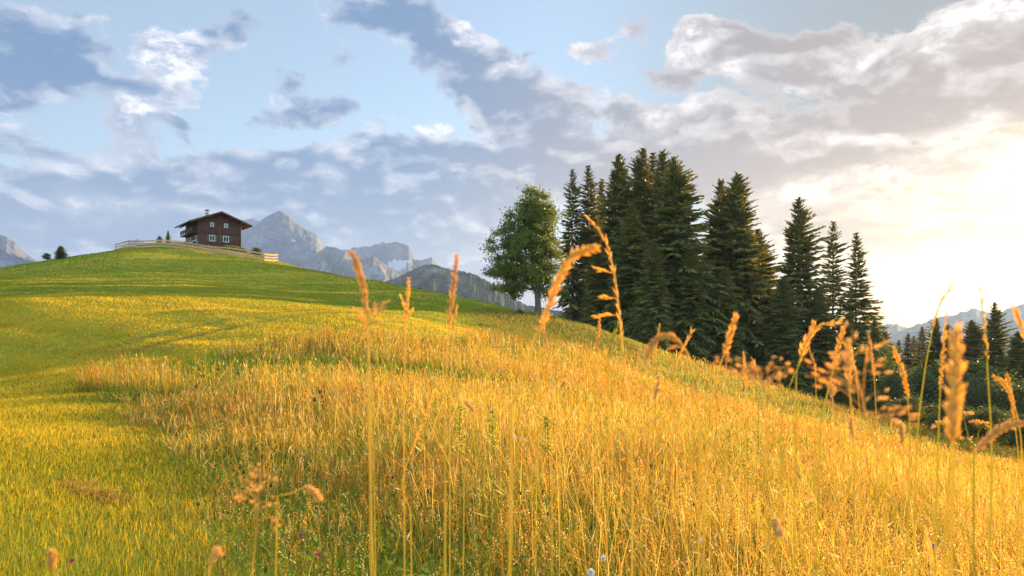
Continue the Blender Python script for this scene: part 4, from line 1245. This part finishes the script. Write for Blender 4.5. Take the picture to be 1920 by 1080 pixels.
def stalk(pix, d, label, r=.0013, head=.35, kind='ear', fat=1.0, col=GOLD, scol=None, side=(), depth=.0):
    g = random.Random(hash(tuple(pix[0])) & 0xffff)
    scol = scol or tuple(x * .85 for x in col)
    P = [at(px, py, d + depth * i) for i, (px, py) in enumerate(pix)]
    foot = P[0].copy(); lean = (P[0] - P[1]).normalized()
    gzz = gz(foot.x, foot.y)
    k = min(.35, (foot.z - gzz) * .25)
    root = Vector((foot.x + lean.x * k, foot.y + k * .2, 0)); root.z = gz(root.x, root.y) - .02
    bow = (P[0] - root).length * .06
    low = [root.lerp(P[0], t) + Vector((-lean.x * bow * 4 * t * (1 - t), 0, 0)) for t in np.linspace(0, 1, 9)[:-1]]
    pts = low + spline(P, 28)
    o = empty('grass_stalk', tuple(root), 0, label, 'grass stalk', 'tall single grass stalks in the foreground')
    pts = [p - root for p in pts]
    n = len(pts)
    m = MB()
    m.tube(pts, [.75 * r * (1.15 - .65 * i / n) for i in range(n)], 6, True, (.46, .40, .06), scol)
    m.build('stem', M_STALK, o, True)
    h0 = int(n * (1 - head))
    m = MB()
    if kind == 'ear':
        fine = []
        for i in range(h0, n - 1):
            for q in range(4): fine.append((pts[i].lerp(pts[i + 1], q / 4), (pts[i + 1] - pts[i]).normalized(), (i + q / 4 - h0) / (n - 1 - h0)))
        for p, dr, t in fine:
            env = (.35 + 1.0 * math.sin(pi * min(1, .12 + .80 * t)) ** .6)
            for q in range(3):
                off = Vector((g.gauss(0, 1), g.gauss(0, 1), g.gauss(0, 1))).normalized()
                dd = (dr + off * .62).normalized()
                c = g.uniform(.8, 1.2)
                m.seed(p + off * r * .9, dd, .0048 * fat * env * g.uniform(.5, 1.9), .0008 * fat * env, tuple(x * c for x in col))
    elif kind == 'oat':
        for i in range(h0, n - 1):
            for q in range(2):
                p = pts[i].lerp(pts[i + 1], g.random()); dr = (pts[i + 1] - pts[i]).normalized()
                off = Vector((g.gauss(0, 1), g.gauss(0, .6), g.gauss(0, 1))).normalized()
                dd = (dr + off * .4).normalized(); c = g.uniform(.8, 1.2)
                m.seed(p, dd, .012 * fat * g.uniform(.7, 1.3), .0012 * fat, tuple(x * c for x in col))
    elif kind == 'panicle':
        for i in range(h0, n - 1):
            p = pts[i]; t = (i - h0) / max(1, n - 1 - h0)
            for q in range(1):
                off = Vector((g.gauss(0, 1), g.gauss(0, 1), .35)).normalized()
                L = .075 * fat * (1 - .75 * t) * g.uniform(.5, 1.2)
                e = p + off * L
                m.tube([p, p.lerp(e, .5) + Vector((0, 0, .003)), e], .0004, 3, False, scol)
                for w in range(3):
                    c = g.uniform(.8, 1.2)
                    m.seed(p.lerp(e, g.uniform(.45, 1)) + Vector((g.gauss(0, 1), g.gauss(0, 1), g.gauss(0, 1))) * .004, off, .0075 * min(fat, 1.2), .0016, tuple(x * c for x in col))
    for (a, b) in side:                               # short side branches with spikelets
        A = at(*a, d) - root; B = at(*b, d + .01) - root
        j = min(range(n), key=lambda q: (pts[q] - A).length); A = pts[j]
        m.tube([A, A.lerp(B, .5), B], [.0007, .0006, .0004], 4, True, scol)
        for q in range(9):
            t = .35 + .65 * q / 8; c = g.uniform(.8, 1.2)
            off = Vector((g.gauss(0, 1), g.gauss(0, 1), g.gauss(0, 1))).normalized()
            m.seed(A.lerp(B, t) + off * .001, ((B - A).normalized() + off * .35), .010 * fat, .0011 * fat, tuple(x * c for x in col))
    m.build('seed_head', M_STALK, o, True)
    return o

stalk([(1186, 900), (1180, 760), (1166, 640), (1158, 560), (1150, 505), (1134, 450), (1106, 411)], 1.25, 'tallest grass stalk of all, curving left at its tip before the dark spruces', .0022, .52, 'oat', 1.1, GOLD, side=[((1150, 510), (1118, 505)), ((1160, 563), (1132, 556)), ((1166, 598), (1120, 592))])
stalk([(960, 760), (985, 690), (1000, 640), (1028, 580), (1046, 525), (1072, 484), (1096, 470), (1120, 465)], .82, 'thick fuzzy ear bowing over to the right beside the maple trunk', .0016, .52, 'ear', 1.0, GOLD)
stalk([(694, 800), (691, 700), (690, 610), (683, 550), (672, 505), (659, 472)], .90, 'blurred upright stalk farthest left, with small side ears under its tip', .0018, .42, 'ear', .85, RUST, side=[((690, 610), (668, 582)), ((692, 600), (702, 574)), ((692, 610), (720, 570))])
stalk([(700, 760), (694, 690), (690, 640), (684, 598), (687, 575)], 1.5, 'thin straw stalk just right of the blurred leftmost stalk', .0011, .3, 'oat', .8, STRAW)
stalk([(757, 780), (759, 690), (761, 600), (767, 520)], 1.35, 'upright stalk with two short side ears between the leftmost stalk and the pair', .0013, .33, 'ear', .75, GOLD, side=[((760, 590), (753, 556)), ((761, 600), (772, 583))])
stalk([(834, 760), (838, 660), (842, 600), (850, 540), (857, 478)], 1.05, 'taller, blurred one of the upright pair of stalks left of the maple', .0014, .42, 'ear', .85, RUST)
stalk([(843, 780), (846, 690), (849, 620), (857, 570)], 1.7, 'shorter, sharper one of the upright pair of stalks left of the maple', .0013, .32, 'ear', .75, STRAW)
stalk([(1312, 800), (1304, 720), (1290, 665), (1270, 637), (1245, 630), (1222, 645), (1209, 682)], .95, 'brown ear bent right over like a hook in front of the spruces', .0015, .42, 'ear', .85, RUST, side=[((1283, 650), (1262, 650))])
stalk([(1262, 760), (1266, 700), (1280, 655), (1296, 624)], 1.4, 'small straight oat stalk crossing behind the hooked ear', .0010, .4, 'oat', .9, GOLD)
stalk([(1325, 790), (1338, 730), (1352, 680), (1366, 640), (1380, 590)], 1.1, 'slanted stalk with a bright thick ear left of the twin summit spruces', .0014, .30, 'ear', .95, GOLD)
stalk([(1361, 800), (1360, 745), (1361, 690), (1364, 662)], 1.3, 'short plain stem beneath the bright slanted ear', .0013, .2, 'ear', .6, RUST)
stalk([(1492, 840), (1493, 760), (1494, 700), (1508, 650), (1532, 615), (1571, 603)], 1.15, 'green stemmed stalk arching right with a feathery ear, below the lone spruce', .0016, .42, 'oat', 1.1, GOLD, GREENY, side=[((1495, 700), (1506, 640))])
stalk([(1466, 770), (1482, 720), (1500, 680), (1516, 640), (1526, 603)], 1.2, 'slanted stalk crossing the arching feathery one', .0014, .34, 'ear', .75, GOLD, GREENY)
stalk([(1538, 800), (1552, 735), (1566, 680), (1582, 612)], 1.1, 'green stalk leaning right with a narrow upright ear, right of the arching pair', .0016, .3, 'ear', .75, GOLD, GREENY)
stalk([(1603, 860), (1598, 780), (1592, 720), (1589, 640)], 1.0, 'pale thick upright ear in front of the slender drooping spruce', .0013, .28, 'ear', 1.1, CREAM, RUST)
stalk([(1615, 820), (1610, 750), (1604, 700), (1594, 655)], 1.4, 'thin beaded stalk touching the pale thick ear on its right', .0010, .45, 'oat', .8, STRAW)
stalk([(1530, 780), (1530, 730), (1527, 690), (1517, 652)], 1.5, 'thin brown stalk left of the leaning green stalk', .0010, .4, 'oat', .8, RUST)
stalk([(1646, 840), (1642, 760), (1638, 690), (1628, 626)], 1.5, 'thin brown upright stalk at the right end of the tall grove', .0011, .35, 'ear', .6, STRAW)
stalk([(1706, 850), (1706, 800), (1700, 730), (1690, 690), (1674, 650)], 1.2, 'beaded ear bending left in front of the valley wood', .0014, .45, 'ear', .75, GOLD, GREENY)
stalk([(1718, 860), (1722, 790), (1735, 690), (1748, 620), (1760, 575), (1781, 541)], 1.2, 'tall green stalk with a fine arched tip against the glowing sky', .0016, .32, 'oat', .8, GOLD, GREENY)
stalk([(1758, 870), (1760, 800), (1765, 700), (1775, 585)], 1.2, 'straight green stalk before the close pair of dark valley spruces', .0017, .34, 'ear', .6, GOLD, GREENY)
stalk([(1788, 860), (1787, 800), (1790, 720), (1793, 618)], .60, 'very thick blurred golden ear standing upright at the right', .0016, .60, 'ear', 1.15, GOLD)
stalk([(1860, 880), (1858, 800), (1852, 700), (1849, 640), (1838, 545)], 1.1, 'tall green stalk with a wispy tip left of the tallest valley spruce', .0018, .34, 'oat', .8, GOLD, GREENY)
stalk([(1918, 900), (1914, 820), (1902, 760), (1885, 722), (1861, 705)], 1.3, 'beaded ear drooping left at the right edge, the lower of two', .0013, .4, 'ear', .7, GOLD)
stalk([(1912, 880), (1906, 820), (1897, 750), (1888, 700)], 1.4, 'straight beaded ear at the right edge, crossing the drooping one', .0013, .4, 'ear', .7, STRAW)
stalk([(1960, 760), (1940, 690), (1918, 620), (1905, 585)], 1.0, 'grass tip leaning in from the right picture edge, high in the glow', .0014, .35, 'oat', .9, GOLD)
stalk([(1780, 880), (1830, 845), (1875, 805), (1925, 790)], .9, 'brown bent grass ear lying sideways at the right edge', .0016, .5, 'ear', .95, RUST, RUST)
stalk([(1120, 740), (1120, 680), (1121, 640), (1125, 590)], 1.6, 'short brown beaded stalk left of the tallest stalk', .0010, .4, 'ear', .65, RUST)
stalk([(1140, 760), (1141, 690), (1148, 640), (1160, 604)], 1.5, 'short green stalk leaning against the tallest stalk', .0011, .4, 'oat', .9, GREENY)
stalk([(1226, 770), (1224, 700), (1230, 650), (1237, 607)], 1.7, 'slim straight stalk inside the arch of the hooked ear', .0010, .35, 'ear', .6, STRAW)
stalk([(1400, 770), (1398, 720), (1394, 660)], 1.7, 'slim stalk between the bright slanted ear and the arching pair, the left one', .0010, .4, 'ear', .6, GOLD)
stalk([(1436, 780), (1428, 730), (1412, 675)], 1.7, 'slim stalk between the bright slanted ear and the arching pair, the right one', .0010, .4, 'oat', .8, GOLD)
stalk([(1035, 760), (1032, 680), (1024, 640), (1018, 600)], 1.4, 'slender brown stalk below the fuzzy bowing ear', .0011, .4, 'oat', .8, RUST)
stalk([(985, 720), (960, 690), (940, 655), (925, 650)], 2.4, 'fine drooping panicle against the orange meadow, left of the maple trunk', .0009, .4, 'oat', .9, RUST)
stalk([(690, 760), (668, 715), (655, 690), (645, 672)], 1.6, 'small brown ear leaning left, low beside the leftmost stalk', .0011, .4, 'ear', .75, RUST)
stalk([(1320, 960), (1316, 880), (1312, 800), (1296, 760), (1300, 720)], 1.0, 'pale stem with a small bent tip rising below the hooked ear', .0012, .12, 'oat', .5, STRAW)
stalk([(1660, 880), (1630, 800), (1610, 720), (1590, 655)], .70, 'blurred rust coloured spreading panicle, the larger one at the right', .0012, .62, 'panicle', 1.1, RUST)
stalk([(1440, 820), (1434, 760), (1430, 720), (1426, 690)], .75, 'blurred rust coloured small panicle below the twin summit spruces', .0010, .40, 'panicle', .7, RUST)
stalk([(470, 1100), (480, 1000), (485, 930), (488, 880)], .85, 'blurred orange panicle standing low at the left bottom', .0011, .45, 'panicle', .55, RUST)
stalk([(770, 960), (755, 900), (790, 800), (815, 730)], 1.6, 'tall orange blurred ear low in the middle of the meadow', .0013, .4, 'ear', .8, GOLD)
stalk([(1212, 940), (1216, 850), (1222, 775), (1230, 742), (1236, 705)], 1.5, 'cream fat ear bending in front of the meadow below the hooked ear', .0014, .26, 'ear', 1.3, CREAM)
stalk([(870, 900), (885, 830), (890, 780), (873, 752)], 1.7, 'cream ear nodding left in the middle of the meadow', .0012, .22, 'ear', 1.2, CREAM)
stalk([(1690, 960), (1694, 900), (1692, 840), (1688, 795)], 1.4, 'cream ear standing at the crest below the beaded bending ear', .0012, .22, 'ear', 1.3, CREAM)
stalk([(1612, 940), (1606, 880), (1600, 830), (1595, 785)], 1.5, 'cream ear standing at the crest below the pale thick ear', .0012, .22, 'ear', 1.3, CREAM)
stalk([(1568, 900), (1566, 830), (1562, 760), (1558, 725)], 1.3, 'fat cream ear under the leaning green stalk', .0012, .18, 'ear', 1.35, CREAM)
stalk([(1445, 1090), (1440, 1030), (1448, 975), (1462, 1000)], 1.0, 'pale drooping ear low in the right meadow', .0013, .22, 'ear', 1.3, CREAM)
stalk([(1050, 860), (1052, 790), (1052, 735), (1058, 715)], 1.8, 'cream ear between the tallest stalk and the thick bowing ear', .0012, .2, 'ear', 1.1, CREAM)
stalk([(520, 930), (545, 925), (575, 915), (600, 935)], 1.0, 'pale bent grass ear lying low over green leaves at the lower left', .0012, .35, 'ear', .9, CREAM)
stalk([(395, 1120), (392, 1080), (398, 1050), (408, 1035)], .8, 'blurred cream ear at the bottom edge on the left', .0012, .35, 'ear', .9, CREAM)
stalk([(100, 1130), (102, 1090), (98, 1060), (97, 1035)], .8, 'blurred brown ear at the bottom left corner', .0012, .35, 'ear', .85, RUST)

def place(px, py, h, lo=1.6, hi=14):
    """distance at which a head standing h above the ground appears at this row"""
    best = min(np.linspace(lo, hi, 200), key=lambda d: abs((HZ - py) / F * d - (gz((px - 960) / F * d, d) + h)))
    p = at(px, py, float(best))
    return p

def dock(px, top, bot, label):
    h = .95
    p = place(px, top, h + .05, 4, 12)
    root = Vector((p.x + random.uniform(-.03, .03), p.y, gz(p.x, p.y)))
    o = empty('spire_plant', tuple(root), 0, label, 'spire plant', 'yellow green flower spires in the meadow')
    q = p - root; L = q.z
    m = MB(); m.tube([(0, 0, -.03), q * .5 + Vector((.01, 0, 0)), q], [.005, .004, .002], 6, True, (.22, .24, .05)); m.build('stem', M_STALK, o)
    m = MB(); sl = min((bot - top) / F * p.y, L * .75)
    m.tube([q * (1 - sl / L * 1.02), q * (1 - .5 * sl / L), q], .0012, 4, False, (.30, .30, .06))
    for i in range(150):
        t = .02 + .95 * random.random(); a = random.uniform(0, 6.28); r = (.010 + .034 * (1 - t) ** .8) * random.uniform(.5, 1.1)
        c = q * (1 - (1 - t) * sl / L) + Vector((cos(a) * r, sin(a) * r, 0))
        k = random.uniform(.75, 1.25)
        m.tube([q * (1 - (1 - t) * sl / L), c], .0008, 3, False, (.25, .27, .05))
        m.seed(c, (cos(a), sin(a), .8), .022 * random.uniform(.7, 1.2), .007, (.60 * k, .56 * k, .13 * k), 4)
    m.build('flower_spike', M_STALK, o)
    m = MB()
    for i in range(9):
        a = random.uniform(0, 6.28); z0 = random.uniform(.02, .35) * L; ln = random.uniform(.12, .22)
        d = Vector((cos(a), sin(a), .5)); s = Vector((-sin(a), cos(a), 0)) * .022; b = Vector((0, 0, z0))
        m.add([b, b + d * ln * .5 + s, b + d * ln - Vector((0, 0, .05)), b + d * ln * .5 - s], [(0, 1, 2, 3)], (.26, .30, .05))
    m.build('leaf', M_STALK, o)
for a in [(990, 738, 850, 'largest yellow green flower spire, in the middle of the meadow'), (862, 758, 850, 'yellow green flower spire left of the largest one'),
          (815, 715, 800, 'leftmost yellow green flower spire, near the dark hollow'), (923, 762, 840, 'slim yellow green spire close to the left of the largest spire'),
          (1026, 778, 850, 'short yellow green spire close to the right of the largest spire'), (1331, 742, 880, 'tall dark green spire left of the twin spires on the right side'),
          (1422, 752, 880, 'tall dark green spire below the arching stalks'), (1367, 803, 885, 'short spire between the two tall dark green spires'),
          (1401, 819, 900, 'low spire just left of the tall spire below the arching stalks'), (1512, 800, 880, 'rightmost dark green spire on the crest')]: dock(*a)

def umbel_plant():
    d = 2.3
    c = at(1822, 905, d); root = Vector((c.x, c.y, gz(c.x, c.y)))
    o = empty('umbel_plant', tuple(root), 0, 'umbel plant with five brown flower heads on the crest at the right', 'umbel plant')
    hub = at(1826, 850, d) - root
    m = MB(); m.tube([(0, 0, -.02), (.005, 0, hub.z * .5), hub], [.003, .0026, .0022], 6, True, (.36, .34, .05)); m.build('stem', M_STALK, o)
    for (ux, uy, w, col) in [(1770, 793, 16, RUST), (1808, 778, 20, RUST), (1836, 795, 18, RUST), (1856, 806, 18, GREENY), (1814, 832, 28, STRAW)]:
        e = at(ux, uy + 10, d + random.uniform(-.03, .03)) - root
        m = MB()
        m.tube([hub, hub.lerp(e, .5) + Vector((0, 0, -.006)), e], [.0022, .0018, .0014], 5, True, (.28, .27, .05))
        ax = (e - hub).normalized() + Vector((0, 0, .5)); ax.normalize(); R = w / F * d
        for i in range(22):
            off = Vector((random.gauss(0, 1), random.gauss(0, 1), random.gauss(0, 1))); off -= ax * off.dot(ax); off.normalize()
            r = R * math.sqrt(random.random()); tp = e + ax * (.022 - .25 * r) + off * r
            m.tube([e, tp], .0005, 3, False, (.30, .27, .06))
            for q in range(5):
                m.seed(tp + Vector((random.gauss(0, 1), random.gauss(0, 1), random.gauss(0, 1))) * .0022, ax, .0045, .0016, tuple(x * random.uniform(.7, 1.3) for x in col), 4)
        m.build('flower_head', M_STALK, o)
umbel_plant()

def flower(name, px, py, h, label, cat, col, r=.012, squash=1.0, group=None, shape='ball', lo=1.6, hi=14):
    p = place(px, py, h, lo, hi); root = Vector((p.x + random.uniform(-.04, .04), p.y, gz(p.x, p.y)))
    o = empty(name, tuple(root), 0, label, cat, group)
    q = p - root
    m = MB(); m.tube([(0, 0, -.02), q * .5 + Vector((random.uniform(-.02, .02), 0, 0)), q], [.0016, .0013, .0010], 5, True, (.20, .22, .04), (.24, .20, .05)); m.build('stem', M_STALK, o)
    m = MB()
    if shape == 'clock':
        for i in range(170):
            d = Vector((random.gauss(0, 1), random.gauss(0, 1), random.gauss(0, 1))).normalized()
            m.seed(q + d * r * .35, d, r * .7, r * .09, col, 3)
    elif shape == 'bud':
        m.ball(q, r * .8, r, col, 7, 6, .08)
        for i in range(10):
            a = 6.28 * i / 10; m.seed(q + Vector((cos(a) * r * .5, sin(a) * r * .5, r * .6)), (cos(a) * .5, sin(a) * .5, 1), r * .8, r * .16, tuple(x * 1.5 for x in col), 3)
    else:
        for i in range(60):
            d = Vector((random.gauss(0, 1), random.gauss(0, 1), random.gauss(.3, 1))).normalized(); k = random.uniform(.75, 1.2)
            m.seed(q + Vector((d.x, d.y, d.z * squash)) * r * .35, d, r * .75, r * .2, tuple(x * k for x in col), 4)
    m.build('flower_head', M_PETAL if shape != 'bud' else M_STALK, o)
W_ = (.82, .78, .72)
flower('dandelion', 965, 820, .62, 'white dandelion clock just below the largest flower spire', 'dandelion', W_, .020, shape='clock')
flower('dandelion', 1131, 1047, .50, 'white dandelion clock at the bottom, right of centre, the upper of two', 'dandelion', W_, .014, shape='clock')
flower('dandelion', 1108, 1073, .50, 'big white dandelion clock cut by the bottom edge', 'dandelion', W_, .018, shape='clock')
flower('dandelion', 1313, 1012, .50, 'white dandelion clock low in the right half of the meadow', 'dandelion', W_, .015, shape='clock')
PK_ = (.48, .09, .20)
flower('clover_flower', 135, 1052, .10, 'pink clover head in the mown strip at the bottom left', 'clover flower', PK_, .014)
flower('clover_flower', 565, 1003, .30, 'pink clover head among green leaves, the upper left of two', 'clover flower', PK_, .011)
flower('clover_flower', 597, 1040, .30, 'pink clover head among green leaves, the lower right of two', 'clover flower', PK_, .013)
PU = (.22, .10, .50)
flower('violet_flower', 1752, 1026, .45, 'violet meadow flower near the bottom right, the left of two', 'violet flower', PU, .022)
flower('violet_flower', 1778, 1023, .45, 'violet meadow flower near the bottom right, the right of two', 'violet flower', PU, .016)
for i in range(44):
    rr = random.Random(100 + i)
    px = rr.uniform(640, 1300) if i < 30 else (rr.uniform(330, 640) if i < 37 else rr.uniform(1300, 1800)); py = rr.uniform(800, 1010)
    flower('knapweed', px, py, rr.uniform(.50, .70), 'dark brown withered knapweed bud among the golden grass', 'knapweed', (.085, .045, .028), rr.uniform(.005, .009), group='withered knapweed buds in the meadow', shape='bud')
for i, (px, py) in enumerate([(410, 692), (423, 686), (382, 705), (368, 725), (448, 700), (600, 735), (590, 750)]):
    flower('thistle', px, py, .72, 'dark thistle head standing at the dark hollow on the left', 'thistle', (.17, .095, .05), .022, group='thistle heads beside the dark hollow', shape='bud', lo=8, hi=24)

def hay():
    g = np.random.default_rng(77); n = 900
    t = g.random(n)
    px = 108 + 125 * t + g.normal(0, 4, n); py = 908 + 22 * t + g.normal(0, 6, n)
    y = 1.22 / ((py - HZ) / F); x = (px - 960) / F * y
    base = np.stack([x, y, ground(x, y) + g.random(n) * .05], 1)
    d = g.normal(0, 1, (n, 3)); d[:, 2] *= .28; d[:, 0] += .5; d /= np.linalg.norm(d, axis=1, keepdims=True)
    V, Q = quads_from(base, d, g.uniform(.05, .20, n), np.full(n, .005), g)
    c = lerp((.16, .075, .025), (.38, .22, .08), g.random(n))
    tag(link('hay_clump', mesh_np('hay_clump', V, [Q], M_GRASS, np.repeat(c, 4, 0))), 'strip of brown cut hay lying on the mown grass at the left', 'hay')
hay()


# ------------------------------------------------------------------ air
def build_haze():
    m, N, out = new_mat('air')
    v = N.node('ShaderNodeVolumePrincipled')
    v.inputs['Color'].default_value = (0.40, 0.58, 1.0, 1)
    v.inputs['Density'].default_value = 5.5e-5
    v.inputs['Anisotropy'].default_value = 0.25
    m.node_tree.links.new(v.outputs[0], out.inputs['Volume'])
    b = MB()
    b.box((0, 0, 290), (16400, 16400, 1000))
    o = b.build('haze', m)
    tag(o, kind='stuff')
build_haze()
